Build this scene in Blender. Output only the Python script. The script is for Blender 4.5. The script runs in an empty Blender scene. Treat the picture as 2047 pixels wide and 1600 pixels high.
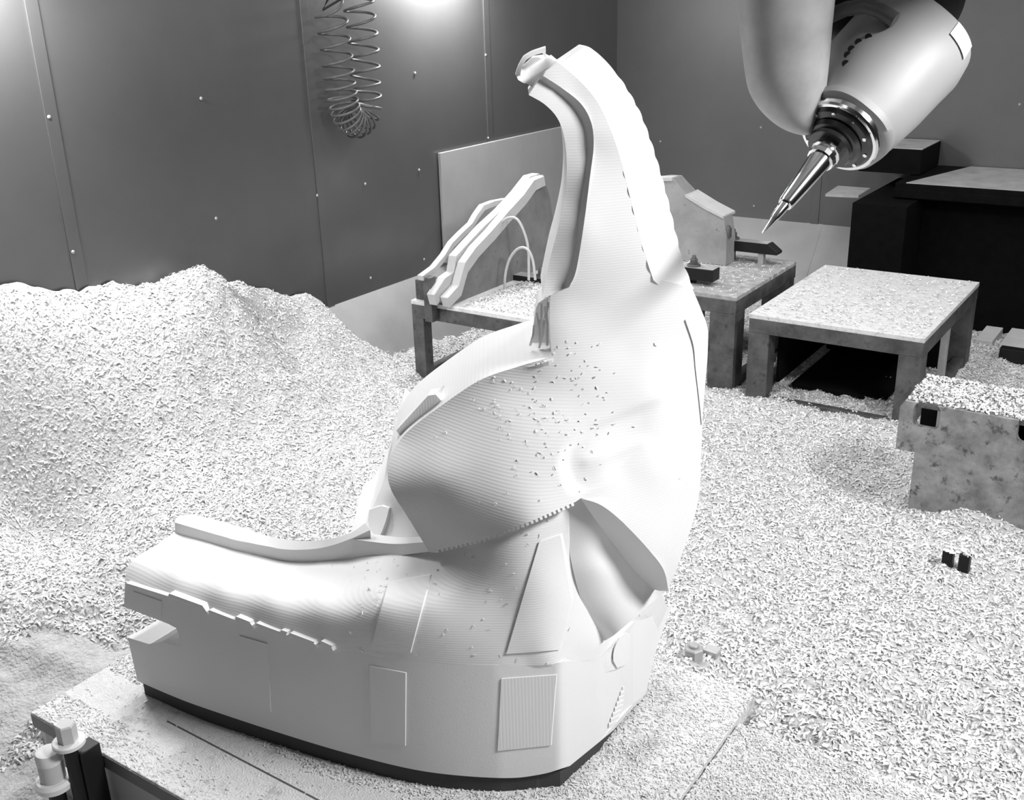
import bpy, bmesh, math, random
import numpy as np
from mathutils import Vector, Matrix
from mathutils.geometry import delaunay_2d_cdt
random.seed(7); rng = np.random.default_rng(7)
SC = bpy.context.scene; COL = SC.collection
PI = math.pi
# ------------------------------------------------------------ camera
# world: x along the back wall, y towards the back wall, z up, z = 0 is the top of the machining table
FPX, YAW, PIT, ROLL = 2117.592, 0.602782, 0.366837, -0.029629
CAM = np.array([0.0, 0.0, 1.35])
FW = np.array([-math.sin(YAW)*math.cos(PIT), math.cos(YAW)*math.cos(PIT), -math.sin(PIT)])
_r = np.array([math.cos(YAW), math.sin(YAW), 0.0]); _u = np.cross(_r, FW)
RT = math.cos(ROLL)*_r + math.sin(ROLL)*_u
UP = -math.sin(ROLL)*_r + math.cos(ROLL)*_u
cd = bpy.data.cameras.new('camera'); cam = bpy.data.objects.new('camera', cd); COL.objects.link(cam)
cd.sensor_fit = 'HORIZONTAL'; cd.sensor_width = 36; cd.lens = FPX/2047*36; cd.clip_start = 0.05
m = Matrix(((RT[0], UP[0], -FW[0], CAM[0]), (RT[1], UP[1], -FW[1], CAM[1]), (RT[2], UP[2], -FW[2], CAM[2]), (0, 0, 0, 1)))
cam.matrix_world = m; SC.camera = cam
# ------------------------------------------------------------ world, lamps, exposure
wd = bpy.data.worlds.new('world'); SC.world = wd; wd.use_nodes = True
wd.node_tree.nodes['Background'].inputs[0].default_value = (1, 1, 1, 1)
wd.node_tree.nodes['Background'].inputs[1].default_value = 0.012
def area(name, loc, target, size, sizey, power):
    l = bpy.data.lights.new(name, 'AREA'); l.shape = 'RECTANGLE'; l.size = size; l.size_y = sizey; l.energy = power
    o = bpy.data.objects.new(name, l); COL.objects.link(o); o.location = loc
    o.rotation_euler = (Vector(target)-Vector(loc)).to_track_quat('-Z', 'Y').to_euler(); return o
area('work_lamp', (1.2, 1.72, 2.3), (-1.0, 1.6, 0.2), 0.7, 0.35, 76)
area('front_lamp', (-0.9, -0.3, 2.7), (-1.3, 1.2, 0.2), 1.0, 0.4, 1.5)
area('ceiling_lamp', (-1.9, 2.1, 2.7), (-2.0, 2.1, 0), 1.4, 0.5, 36)
area('wall_lamp', (-3.02, 4.10, 1.50), (-3.10, 4.10, 0), 0.45, 0.08, 22)
area('side_lamp', (-3.02, 1.72, 1.55), (-3.1, 1.72, 0), 0.45, 0.08, 30)
area('rear_lamp', (-0.6, 3.9, 2.7), (-1.0, 3.9, 0), 1.2, 0.4, 30)
SC.view_settings.view_transform = 'Standard'; SC.view_settings.look = 'None'
SC.view_settings.gamma = 1; SC.view_settings.use_curve_mapping = False
SC.view_settings.exposure = 0.28
# ------------------------------------------------------------ point helpers
def ray(x, y): return FW + RT*((x-1023.5)/FPX) - UP*((y-800)/FPX)
def onz(x, y, z): d = ray(x, y); return CAM + d*((z-CAM[2])/d[2])
def onx(x, y, X): d = ray(x, y); return CAM + d*(X/d[0])
def ony(x, y, Y): d = ray(x, y); return CAM + d*(Y/d[1])
# ------------------------------------------------------------ materials
MATS = {}
def nodes(name):
    mt = bpy.data.materials.new(name); mt.use_nodes = True; nt = mt.node_tree
    return mt, nt, nt.nodes['Principled BSDF']
def mat(name, c, rough=0.6, metal=0.0, var=0.0, scale=8.0, bump=0.0, bscale=60.0, stripes=None, dirt_shade=None, spec=0.5):
    """grey procedural material: var = noise mottling, bump = fine grain, stripes = (axis vector, pitch m, strength), dirt = (colour, threshold, scale)"""
    if name in MATS: return MATS[name]
    mt, nt, b = nodes(name); L = nt.links.new
    b.inputs['Base Color'].default_value = (c, c, c, 1); b.inputs['Roughness'].default_value = rough
    b.inputs['Metallic'].default_value = metal; b.inputs['Specular IOR Level'].default_value = spec
    tc = nt.nodes.new('ShaderNodeTexCoord'); out = None
    if var or dirt_shade:
        n = nt.nodes.new('ShaderNodeTexNoise'); n.inputs['Scale'].default_value = scale; n.inputs['Detail'].default_value = 6
        n.inputs['Roughness'].default_value = 0.65
        L(tc.outputs['Object'], n.inputs['Vector'])
        r = nt.nodes.new('ShaderNodeValToRGB'); L(n.outputs['Fac'], r.inputs[0])
        lo, hi = max(0, c*(1-var)), min(1, c*(1+var))
        r.color_ramp.elements[0].position = 0.3; r.color_ramp.elements[0].color = (lo, lo, lo, 1)
        r.color_ramp.elements[1].position = 0.7; r.color_ramp.elements[1].color = (hi, hi, hi, 1)
        out = r.outputs[0]
        if dirt_shade:
            n2 = nt.nodes.new('ShaderNodeTexNoise'); n2.inputs['Scale'].default_value = dirt_shade[2]; n2.inputs['Detail'].default_value = 8
            n2.inputs['Roughness'].default_value = 0.7
            L(tc.outputs['Object'], n2.inputs['Vector'])
            r2 = nt.nodes.new('ShaderNodeValToRGB'); L(n2.outputs['Fac'], r2.inputs[0])
            r2.color_ramp.elements[0].position = dirt_shade[1]-0.05; r2.color_ramp.elements[0].color = (0, 0, 0, 1)
            r2.color_ramp.elements[1].position = dirt_shade[1]+0.05; r2.color_ramp.elements[1].color = (1, 1, 1, 1)
            mx = nt.nodes.new('ShaderNodeMix'); mx.data_type = 'RGBA'
            L(r2.outputs[0], mx.inputs['Factor']); L(out, mx.inputs['A']); mx.inputs['B'].default_value = (dirt_shade[0],)*3+(1,)
            out = mx.outputs['Result']
        L(out, b.inputs['Base Color'])
    nrm = None
    if stripes:
        ax, pitch, st = stripes
        dp = nt.nodes.new('ShaderNodeVectorMath'); dp.operation = 'DOT_PRODUCT'; L(tc.outputs['Object'], dp.inputs[0]); dp.inputs[1].default_value = ax
        ml = nt.nodes.new('ShaderNodeMath'); ml.operation = 'MULTIPLY'; L(dp.outputs['Value'], ml.inputs[0]); ml.inputs[1].default_value = 2*PI/pitch
        sn = nt.nodes.new('ShaderNodeMath'); sn.operation = 'SINE'; L(ml.outputs[0], sn.inputs[0])
        bp = nt.nodes.new('ShaderNodeBump'); bp.inputs['Strength'].default_value = st; bp.inputs['Distance'].default_value = 0.0006
        L(sn.outputs[0], bp.inputs['Height']); nrm = bp.outputs[0]
    if bump:
        n = nt.nodes.new('ShaderNodeTexNoise'); n.inputs['Scale'].default_value = bscale; n.inputs['Detail'].default_value = 5
        L(tc.outputs['Object'], n.inputs['Vector'])
        bp = nt.nodes.new('ShaderNodeBump'); bp.inputs['Strength'].default_value = bump; bp.inputs['Distance'].default_value = 0.01
        L(n.outputs['Fac'], bp.inputs['Height'])
        if nrm: L(nrm, bp.inputs['Normal'])
        nrm = bp.outputs[0]
    if nrm: L(nrm, b.inputs['Normal'])
    MATS[name] = mt; return mt
FOAM = mat('foam_smooth', 0.80, 0.85, spec=0.2, bump=0.05, bscale=300)
FOAM_Z = mat('foam_milled', 0.80, 0.85, spec=0.2, stripes=((0.0, 0.0, 1.0), 0.0046, 0.12))
FOAM_X = mat('foam_milled_upright', 0.80, 0.85, spec=0.2, stripes=((1.0, 0.1, 0.0), 0.0050, 0.11))
CHIP = mat('chip_white', 0.74, 0.8, spec=0.15)
HEAP = mat('heap_white', 0.52, 0.9, spec=0.1, var=0.12, scale=60, bump=0.8, bscale=120)
DUST = mat('dusted_plate', 0.76, 0.8, spec=0.15, var=0.10, scale=90, bump=0.5, bscale=260, dirt_shade=(0.42, 0.60, 7.0))
WALL = mat('brushed_wall', 0.20, 0.38, 0.75, var=0.06, scale=3)
SLOPE = mat('deflector_metal', 0.34, 0.5, 0.35, var=0.08, scale=4)
BOARD = mat('board_grey', 0.34, 0.6, 0.1, var=0.05, scale=5, dirt_shade=(0.12, 0.72, 24.0))
STEEL = mat('worn_steel', 0.10, 0.55, 0.3, var=0.45, scale=14, dirt_shade=(0.04, 0.62, 20.0))
STEEL_L = mat('pale_steel', 0.42, 0.5, 0.2, var=0.2, scale=12)
CAST = mat('cast_grey', 0.26, 0.6, 0.15, var=0.45, scale=16, dirt_shade=(0.07, 0.60, 28.0))
DARK = mat('black_oxide', 0.012, 0.5, 0.0, spec=0.25)
VOID = mat('dark_machine_and_shade', 0.003, 0.8, 0.0, var=0.5, scale=20, spec=0.1)  # bench colour, also painted shade inside the empty stand and the beam
FIXT = mat('fixture_grey', 0.20, 0.6, 0.05, var=0.25, scale=9, dirt_shade=(0.07, 0.66, 18.0))
PALE = mat('pale_filler', 0.52, 0.7, var=0.06, scale=15)
PAINT = mat('head_paint', 0.34, 0.5, 0.0, var=0.04, scale=5)
PAINT_B = mat('fork_paint', 0.44, 0.35, 0.0, var=0.16, scale=14)
CHROME = mat('chrome', 0.75, 0.14, 1.0)
SUBP = mat('under_board', 0.05, 0.8)
HOSE = mat('hose_grey', 0.09, 0.4)
STICK = mat('sticker', 0.85, 0.5)
PLATE = mat('table_edge', 0.13, 0.5, 0.2, var=0.1)
PED = mat('pedestal_paint', 0.40, 0.55, 0.0, var=0.08)
# ------------------------------------------------------------ object helpers
def tag(o, label=None, cat=None, group=None, kind=None):
    if label: o['label'] = label
    if cat: o['category'] = cat
    if group: o['group'] = group
    if kind: o['kind'] = kind
    return o
def thing(name, label, cat, loc=(0, 0, 0), group=None):
    o = bpy.data.objects.new(name, None); COL.objects.link(o); o.location = loc; o.empty_display_size = 0.05
    return tag(o, label, cat, group)
def link(name, me, mt, parent=None):
    o = bpy.data.objects.new(name, me); COL.objects.link(o); me.materials.append(mt)
    if parent is not None:
        o.parent = parent
        if parent.type == 'EMPTY': o.matrix_parent_inverse = Matrix.Translation(-Vector(parent.location))   # meshes are built in world coordinates
    return o
def from_bm(name, bm, mt, parent=None, smooth=None):
    bmesh.ops.recalc_face_normals(bm, faces=bm.faces[:])
    me = bpy.data.meshes.new(name); bm.to_mesh(me); bm.free()
    if smooth is not None:
        for p in me.polygons: p.use_smooth = True
        me.set_sharp_from_angle(angle=math.radians(smooth))
    return link(name, me, mt, parent)
def bx(bm, x0, x1, y0, y1, z0, z1, bev=0.0, rot=None):
    r = bmesh.ops.create_cube(bm, size=1.0); vs = r['verts']
    bmesh.ops.scale(bm, vec=(x1-x0, y1-y0, z1-z0), verts=vs)
    if bev:
        es = list({e for v in vs for e in v.link_edges})
        q = bmesh.ops.bevel(bm, geom=es, offset=bev, segments=2, affect='EDGES', profile=0.5)
        vs = list({v for f in q['faces'] for v in f.verts} | {v for v in vs if v.is_valid})
        vs = list({w for v in vs for f in v.link_faces for w in f.verts})
    if rot: bmesh.ops.rotate(bm, cent=(0, 0, 0), matrix=Matrix.Rotation(rot[0], 3, rot[1]), verts=vs)
    bmesh.ops.translate(bm, vec=((x0+x1)/2, (y0+y1)/2, (z0+z1)/2), verts=vs)
def box(name, x0, x1, y0, y1, z0, z1, mt, parent=None, bev=0.002):
    bm = bmesh.new(); bx(bm, x0, x1, y0, y1, z0, z1, bev); return from_bm(name, bm, mt, parent)
def prism(name, pts, axis, a0, a1, mt, parent=None, bev=0.0):
    """extrude a 2D outline along axis ('x': pts are (y,z); 'y': pts are (x,z); 'z': pts are (x,y))"""
    bm = bmesh.new()
    def v(p, a): return {'x': (a, p[0], p[1]), 'y': (p[0], a, p[1]), 'z': (p[0], p[1], a)}[axis]
    A = [bm.verts.new(v(p, a0)) for p in pts]; B = [bm.verts.new(v(p, a1)) for p in pts]
    bm.faces.new(A); bm.faces.new(B[::-1]); n = len(pts)
    for i in range(n): bm.faces.new((A[i], B[i], B[(i+1) % n], A[(i+1) % n]))
    if bev: bmesh.ops.bevel(bm, geom=bm.edges[:], offset=bev, segments=1, affect='EDGES')
    return from_bm(name, bm, mt, parent)
def frame_from(d):
    d = np.array(d, float); d /= np.linalg.norm(d)
    a = np.cross(d, (0, 0, 1.0)); 
    if np.linalg.norm(a) < 1e-3: a = np.array([1.0, 0, 0])
    a /= np.linalg.norm(a); return d, a, np.cross(d, a)
def lathe(name, prof, base, axis, mt, parent=None, seg=40, smooth=35, sq=None, power=2.0):
    """prof: (distance along axis, radius[, side shift a, side shift b]); power>2 squares the section"""
    d, a, b = frame_from(axis) if sq is None else sq
    base = np.array(base, float); bm = bmesh.new(); rings = []
    for p in prof:
        h, r = p[0], p[1]; sa, sb = (p[2], p[3]) if len(p) > 2 else (0, 0)
        ring = []
        for k in range(seg):
            t = 2*PI*k/seg; ct, st = math.cos(t), math.sin(t)
            q = (abs(ct)**power+abs(st)**power)**(-1/power) if power != 2 else 1
            ring.append(bm.verts.new(base + d*h + a*(sa+r*q*ct) + b*(sb+r*q*st)))
        rings.append(ring)
    for i in range(len(rings)-1):
        for k in range(seg):
            bm.faces.new((rings[i][k], rings[i][(k+1) % seg], rings[i+1][(k+1) % seg], rings[i+1][k]))
    bm.faces.new(rings[0][::-1]); bm.faces.new(rings[-1])
    return from_bm(name, bm, mt, parent, smooth)
def tube(name, pts, r, mt, parent=None, seg=8):
    P = [np.array(p, float) for p in pts]; bm = bmesh.new(); rings = []; prev = None
    for i, p in enumerate(P):
        t = P[min(i+1, len(P)-1)]-P[max(i-1, 0)]; t /= np.linalg.norm(t)
        if prev is None: _, a, _ = frame_from(t)
        else: a = prev - t*(prev@t); a /= np.linalg.norm(a)
        prev = a; b = np.cross(t, a)
        rings.append([bm.verts.new(p + r*(a*math.cos(2*PI*k/seg)+b*math.sin(2*PI*k/seg))) for k in range(seg)])
    for i in range(len(rings)-1):
        for k in range(seg):
            bm.faces.new((rings[i][k], rings[i][(k+1) % seg], rings[i+1][(k+1) % seg], rings[i+1][k]))
    bm.faces.new(rings[0][::-1]); bm.faces.new(rings[-1])
    return from_bm(name, bm, mt, parent, 60)
def numpy_mesh(name, V, F):
    me = bpy.data.meshes.new(name); n = F.shape[1]
    me.vertices.add(len(V)); me.vertices.foreach_set('co', V.astype(np.float32).ravel())
    me.loops.add(F.size); me.loops.foreach_set('vertex_index', F.astype(np.int32).ravel())
    me.polygons.add(len(F)); me.polygons.foreach_set('loop_start', np.arange(0, F.size, n, dtype=np.int32))
    me.polygons.foreach_set('loop_total', np.full(len(F), n, dtype=np.int32))
    me.update(calc_edges=True); me.validate(); return me
# ------------------------------------------------------------ smooth noise in numpy
def vnoise(x, y, s, seed):
    g = np.random.default_rng(seed).random((256, 256)); X, Y = x*s+100, y*s+100
    i, j = np.floor(X).astype(int), np.floor(Y).astype(int); u, v = X-i, Y-j
    u, v = u*u*(3-2*u), v*v*(3-2*v); i0, j0, i1, j1 = i % 256, j % 256, (i+1) % 256, (j+1) % 256
    return (g[i0, j0]*(1-u)*(1-v)+g[i1, j0]*u*(1-v)+g[i0, j1]*(1-u)*v+g[i1, j1]*u*v)*2-1
def tps(P, val, lam=1e-6):
    P = np.array(P, float); n = len(P)
    r2 = ((P[:, None]-P[None])**2).sum(-1); K = np.where(r2 > 0, 0.5*r2*np.log(r2+1e-12), 0)+lam*np.eye(n)
    Q = np.hstack([np.ones((n, 1)), P]); A = np.block([[K, Q], [Q.T, np.zeros((3, 3))]])
    w = np.linalg.solve(A, np.concatenate([val, [0, 0, 0]]))
    def f(X):
        X = np.atleast_2d(X); r2 = ((X[:, None]-P[None])**2).sum(-1); K = 0.5*r2*np.log(r2+1e-12)
        return K@w[:n]+w[n]+X@w[n+1:]
    return f

# ============================================================ THE ROOM
XL, YB, ZW, ZF = -3.165, 5.80, 0.10, -0.36       # left wall, back wall, wall foot, floor
tag(box('floor', -3.6, 2.2, -1.6, 6.2, ZF-0.05, ZF, STEEL, None, 0), kind='structure')
wl = tag(box('wall_left', XL-0.03, XL, -1.6, YB+0.03, ZW, 3.1, WALL, None, 0), kind='structure')
wb = tag(box('wall_back', XL, 2.2, YB, YB+0.03, ZW, 3.1, WALL, None, 0), kind='structure')
tag(box('ceiling', XL-0.03, 2.2, -1.6, YB+0.03, 3.1, 3.13, STEEL_L, None, 0), kind='structure')
# overlapping wall sheets leave upright cover strips
for i, y in enumerate((0.86, 2.035, 3.21, 4.45)):
    o = box('trim_%d' % (i+1), XL, XL+0.004, y, y+0.045, ZW, 3.1, WALL, None, 0.001); tag(o, kind='structure')
for i, x in enumerate((-1.93, -0.4)):
    o = box('trim_%d' % (i+5), x, x+0.045, YB-0.004, YB, ZW, 3.1, WALL, None, 0.001); tag(o, kind='structure')
# sloping deflector plates at the foot of both walls
def slope_pt(t): return (0.1-(0.46*t))
prism('trim_7', [(XL, ZW), (XL+0.38, ZF), (XL-0.03, ZF), (XL-0.03, ZW)], 'y', -1.6, YB+0.03, SLOPE)['kind'] = 'structure'
prism('trim_8', [(YB, ZW), (YB-0.38, ZF), (YB+0.03, ZF), (YB+0.03, ZW)], 'x', XL, 2.2, SLOPE)['kind'] = 'structure'
prism('trim_9', [(YB+0.002, ZW+0.004), (YB-0.38, ZF+0.004), (YB-0.378, ZF-0.002), (YB+0.004, ZW-0.002)], 'x', -1.95, -1.86, SLOPE)['kind'] = 'structure'
# rivets
def rivet(p, n, parent):
    bm = bmesh.new(); bmesh.ops.create_uvsphere(bm, u_segments=10, v_segments=6, radius=0.0065)
    bmesh.ops.scale(bm, vec=tuple(0.5 if abs(c) > 0.5 else 1 for c in n), verts=bm.verts[:])
    bmesh.ops.translate(bm, vec=tuple(p), verts=bm.verts[:]); from_bm('rivet', bm, STEEL_L, parent, 60)
for px, py in ((98, 234), (146, 504), (402, 197), (432, 437), (634, 391), (830, 146), (838, 340), (730, 368), (741, 556), (848, 519), (971, 110), (976, 276)):
    rivet(onx(px, py, XL+0.004), (1, 0, 0), wl)
for px, py in ((1320, 283), (1521, 255), (2038, 209), (1507, 412)):
    rivet(ony(px, py, YB-0.002), (0, 1, 0), wb)
# grey board fixed against the left wall
bp_ = box('grey_board', XL+0.006, XL+0.022, 4.03, 5.66, 0.12, 0.652, BOARD, None, 0.002)
tag(bp_, 'plain light grey board standing against the left wall behind the curved fixture', 'board')

# ============================================================ MACHINING TABLE
BX0, BX1, BY0, BY1 = -1.855, -0.625, 0.92, 1.755
t = thing('machining_table', 'wide dusty machine table plate under the big white foam model', 'table', (-1.24, 1.34, ZF))
box('table_plate', BX0, BX1, BY0, BY1, -0.034, 0.0, DUST, t, 0.0025)
box('plate_edge', BX0+0.001, BX1-0.001, BY0-0.0015, BY0+0.004, -0.033, -0.0035, PLATE, t, 0)
box('pedestal', BX0+0.012, BX1-0.02, BY0+0.012, BY1-0.02, ZF, -0.034, PED, t, 0.003)
# narrow joint along the plate
J0, J1 = onz(335, 1442, 0.0), onz(640, 1603, 0.0)
prism('joint_strip', [(J0[0], J0[1]-0.0025), (J1[0]+0.3, J1[1]-0.0025), (J1[0]+0.3, J1[1]+0.0005), (J0[0], J0[1]+0.0005)], 'z', -0.001, 0.0012, PLATE, t)
# low plate to the right of the table
lp = box('side_plate', -0.622, 1.0, 0.55, 1.66, ZF, -0.007, DUST, None, 0.004)
tag(lp, 'low pale plate covered with fine dust to the right of the machine table', 'plate')

tag(box('swept_ledge', -1.955, BX0-0.002, 0.98, 1.36, ZF, -0.085, mat('ledge_steel', 0.20, 0.5, 0.1, var=0.3, scale=16, dirt_shade=(0.55, 0.50, 26.0)), None, 0.003), 'grey swept metal ledge along the left edge of the machine table', 'ledge')
# ============================================================ THE FOAM MODEL
# plan curve of the bumper foot (x, y), measured where the model meets the table
PLAN = np.array([(-2.1, 1.06), (-1.71, 1.078), (-1.526, 1.086), (-1.341, 1.112), (-1.174, 1.140), (-1.026, 1.177), (-0.902, 1.237),
                 (-0.815, 1.305), (-0.803, 1.425), (-0.808, 1.514), (-0.813, 1.576), (-0.822, 1.80)])
_k = np.linspace(0, 1, 13)[:-1]; _pl = []
for i in range(len(PLAN)-1):                       # catmull-rom on the rounded stretch, straight at the facets
    p0, p1, p2, p3 = PLAN[max(i-1, 0)], PLAN[i], PLAN[i+1], PLAN[min(i+2, len(PLAN)-1)]
    for s in _k:
        if 0 < i < 6: q = 0.5*((2*p1)+(p2-p0)*s+(2*p0-5*p1+4*p2-p3)*s*s+(3*p1-p0-3*p2+p3)*s**3)
        else: q = p1+(p2-p1)*s
        _pl.append(q)
_pl = np.array(_pl+[PLAN[-1]]); _az = np.arctan2(_pl[:, 0], _pl[:, 1]); _di = np.hypot(_pl[:, 0], _pl[:, 1])
_o = np.argsort(_az); _az, _di = _az[_o], _di[_o]
def dirs(P): P = np.atleast_2d(P); return FW[None]+RT[None]*((P[:, :1]-1023.5)/FPX)-UP[None]*((P[:, 1:2]-800)/FPX)
def k_plan(P):                                     # distance factor where the view line meets the upright bumper wall
    D = dirs(P); return np.interp(np.arctan2(D[:, 0], D[:, 1]), _az, _di)/np.hypot(D[:, 0], D[:, 1])
def k_of(c):
    P = (c[0], c[1]); D = dirs(P)[0]
    if len(c) == 3: return c[2]/D[1]
    if c[2] == 'z': return (c[3]-CAM[2])/D[2]
    if c[2] == 'p': return (k_plan(P)[0]*D[1]+c[3])/D[1]
def k_tps(ctrl, lam=1e-6):
    f = tps([(c[0]/1000, c[1]/1000) for c in ctrl], np.array([k_of(c) for c in ctrl]), lam)
    return lambda P: f(np.atleast_2d(P)/1000)
def outline(poly, step=9):
    """closed outline; points marked 'c' are sharp corners, the others are passed smoothly"""
    n = len(poly); pts = [np.array(p[:2], float) for p in poly]; cor = [len(p) > 2 for p in poly]; out = []
    for i in range(n):
        p1, p2 = pts[i], pts[(i+1) % n]
        p0 = pts[i-1] if not cor[i] else 2*p1-p2
        p3 = pts[(i+2) % n] if not cor[(i+1) % n] else 2*p2-p1
        m = max(1, int(np.linalg.norm(p2-p1)/step))
        for s in np.arange(m)/m:
            out.append(0.5*((2*p1)+(p2-p0)*s+(2*p0-5*p1+4*p2-p3)*s*s+(3*p1-p0-3*p2+p3)*s**3))
    return np.array(out)
def inside(P, poly):
    x, y = P[:, 0], P[:, 1]; r = np.zeros(len(P), bool); n = len(poly)
    for i in range(n):
        (x1, y1), (x2, y2) = poly[i], poly[(i+1) % n]
        if y1 == y2: continue
        c = ((y1 > y) != (y2 > y)) & (x < (x2-x1)*(y-y1)/(y2-y1)+x1); r ^= c
    return r
def edge_dist(P, poly):
    d = np.full(len(P), 1e9); n = len(poly)
    for i in range(n):
        a, b = poly[i], poly[(i+1) % n]; ab = b-a; L2 = ab@ab+1e-12
        t = np.clip(((P-a)@ab)/L2, 0, 1); d = np.minimum(d, np.hypot(*(P-a-t[:, None]*ab).T))
    return d
SURF = {}
def solid(name, poly, kf, back, mt, parent, step=9, grid=9, lift=0.0, keep=False):
    """a solid block: shaped front surface, hard rim, and a back shifted by the vector `back` (metres)"""
    B = outline(poly, step) if not isinstance(poly, np.ndarray) else poly
    x0, y0 = B.min(0); x1, y1 = B.max(0)
    gx, gy = np.meshgrid(np.arange(x0+grid*0.5, x1, grid), np.arange(y0+grid*0.5, y1, grid)); G = np.stack([gx.ravel(), gy.ravel()], 1)
    if len(G):
        G = G[inside(G, B)]
    if len(G): G = G[edge_dist(G, B) > grid*0.45]
    allp = np.vstack([B, G]) if len(G) else B; nb = len(B)
    r = delaunay_2d_cdt([Vector(p) for p in allp], [(i, (i+1) % nb) for i in range(nb)], [], 1, 1e-4)
    V2 = np.array([tuple(v) for v in r[0]]); T = [tuple(f) for f in r[2]]
    E = {}
    for f in T:
        for a, b in zip(f, f[1:]+f[:1]): E[(min(a, b), max(a, b))] = E.get((min(a, b), max(a, b)), 0)+1
    rim = [e for e, c in E.items() if c == 1]
    k = kf(V2); D = dirs(V2); F3 = CAM+D*k[:, None]
    if lift: F3 = F3-D/np.linalg.norm(D, axis=1)[:, None]*lift
    B3 = F3+np.array(back)[None]; n = len(V2)
    V = np.vstack([F3, B3, F3, B3]); polys = [f for f in T]; polys += [tuple(i+n for i in f[::-1]) for f in T]
    nf = len(T)
    polys += [(a+2*n, b+2*n, b+3*n, a+3*n) for a, b in rim]
    me = bpy.data.meshes.new(name); me.from_pydata(V.tolist(), [], polys); me.update()
    bm = bmesh.new(); bm.from_mesh(me); 
    bm.faces.ensure_lookup_table()
    for i, f in enumerate(bm.faces): f.smooth = i < nf
    c = bm.faces[0]                                   # front faces must look at the viewer side
    bm.normal_update()
    if sum(f.normal.dot(Vector(CAM)-f.calc_center_median())*f.calc_area() for f in bm.faces[:nf]) < 0:
        for f in bm.faces[:2*nf]: f.normal_flip()
    lone = [v for v in bm.verts if not v.link_faces]; bmesh.ops.delete(bm, geom=lone, context='VERTS')
    bm.to_mesh(me); bm.free()
    if keep: SURF[name] = (F3, np.array(T))
    return link(name, me, mt, parent)
def wobble(P, amp, per, seed=0):                     # ragged cut edge
    return P

car = thing('foam_model', 'large white milled foam model of a car body corner on the machine table', 'model', (-1.2, 1.4, 0.0))
BK = (-0.14, 0.20, 0.0)
# board under the model
foot = [tuple(p) for p in _pl[(_pl[:, 0] > -1.70) & (_pl[:, 1] < 1.58)]]
ft = [(x-0.003 if x < -0.85 else x-0.006, y+0.006) for x, y in foot]
ft = [(-1.70, 1.084)]+[q for q in ft if q[0] > -1.69]+[(-0.85, 1.60), (-1.0, 1.62), (-1.2, 1.45), (-1.70, 1.24)]
prism('under_board', ft, 'z', 0.001, 0.034, SUBP, car)
# lower bumper wall with the slot at its left end
wall_poly = [(250, 1163, 'c'), (248, 1214, 'c'), (337, 1248), (352, 1256), (358, 1270), (357, 1293, 'c'), (323, 1284, 'c'), (297, 1288, 'c'), (255, 1275, 'c'),
             (275, 1362, 'c'), (340, 1390), (400, 1413), (550, 1463), (700, 1508), (850, 1543), (1000, 1556), (1080, 1549), (1139, 1532, 'c'),
             (1226, 1461, 'c'), (1245, 1385), (1262, 1330), (1287, 1268, 'c'), (1240, 1298), (1200, 1312), (1110, 1326), (1000, 1330), (860, 1325), (740, 1311, 'c'), (600, 1274), (500, 1244), (410, 1217), (330, 1189)]
solid('bumper_wall', wall_poly, k_plan, (0, 0.135, 0), FOAM, car, keep=True)
# bumper top
up_ctrl = [(250, 1165, 'p', 0), (330, 1190, 'p', 0), (410, 1218, 'p', 0), (500, 1245, 'p', 0), (600, 1275, 'p', 0), (740, 1312, 'p', 0), (860, 1325, 'p', 0), (1000, 1330, 'p', 0), (1110, 1325, 'p', 0),
           (1200, 1300, 'p', 0), (1287, 1268, 'p', 0), (860, 1400, 'p', 0), (1000, 1400, 'p', 0), (1110, 1400, 'p', 0), (1200, 1380, 'p', 0), (1320, 1188, 'p', -0.04),
           (262, 1120, 'z', .305), (350, 1142, 'z', .315), (440, 1167, 'z', .320), (540, 1190, 'z', .325), (640, 1203, 'z', .338), (755, 1185, 'z', .375),
           (300, 1100, 'z', .312), (350, 1072, 'z', .300), (462, 1098, 'z', .303), (556, 1120, 'z', .306), (612, 1124, 'z', .312), (699, 1118, 'z', .336), (785, 1111, 1.305), (862, 1104, 1.298), (920, 1094, 1.282), (670, 1293, 'p', 0), (800, 1321, 'p', 0), (930, 1329, 'p', 0), (1055, 1328, 'p', 0), (1160, 1318, 'p', 0), (1250, 1290, 'p', 0), (740, 1350, 'p', 0), (1138, 1100, 'p', .018), (1163, 1202, 'p', .008), (1205, 1278, 'p', 0),
           (860, 1215, 'p', .01), (1000, 1200, 'p', .012), (1100, 1180, 'p', .012), (960, 1085, 1.268), (1060, 1050, 1.292), (1150, 1010, 1.362)]
k_up = k_tps(up_ctrl, 1e-5)
up_poly = [(250, 1165, 'c'), (254, 1135), (275, 1112), (305, 1095), (350, 1064, 'c'), (462, 1097), (556, 1118), (612, 1122), (699, 1116), (785, 1109), (862, 1101, 'c'), (960, 1078), (1060, 1042), (1150, 1002, 'c'),
           (1136, 1026), (1140, 1100), (1165, 1200), (1205, 1276, 'c'), (1228, 1266), (1322, 1186, 'c'), (1305, 1228), (1287, 1270, 'c'), (1240, 1300), (1200, 1314), (1110, 1328), (1000, 1332), (860, 1327), (740, 1313, 'c'),
           (600, 1276), (500, 1246), (410, 1219), (330, 1191)]
solid('bumper_top', up_poly, k_up, (0, 0.03, -0.05), FOAM_Z, car, grid=8, keep=True)
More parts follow.
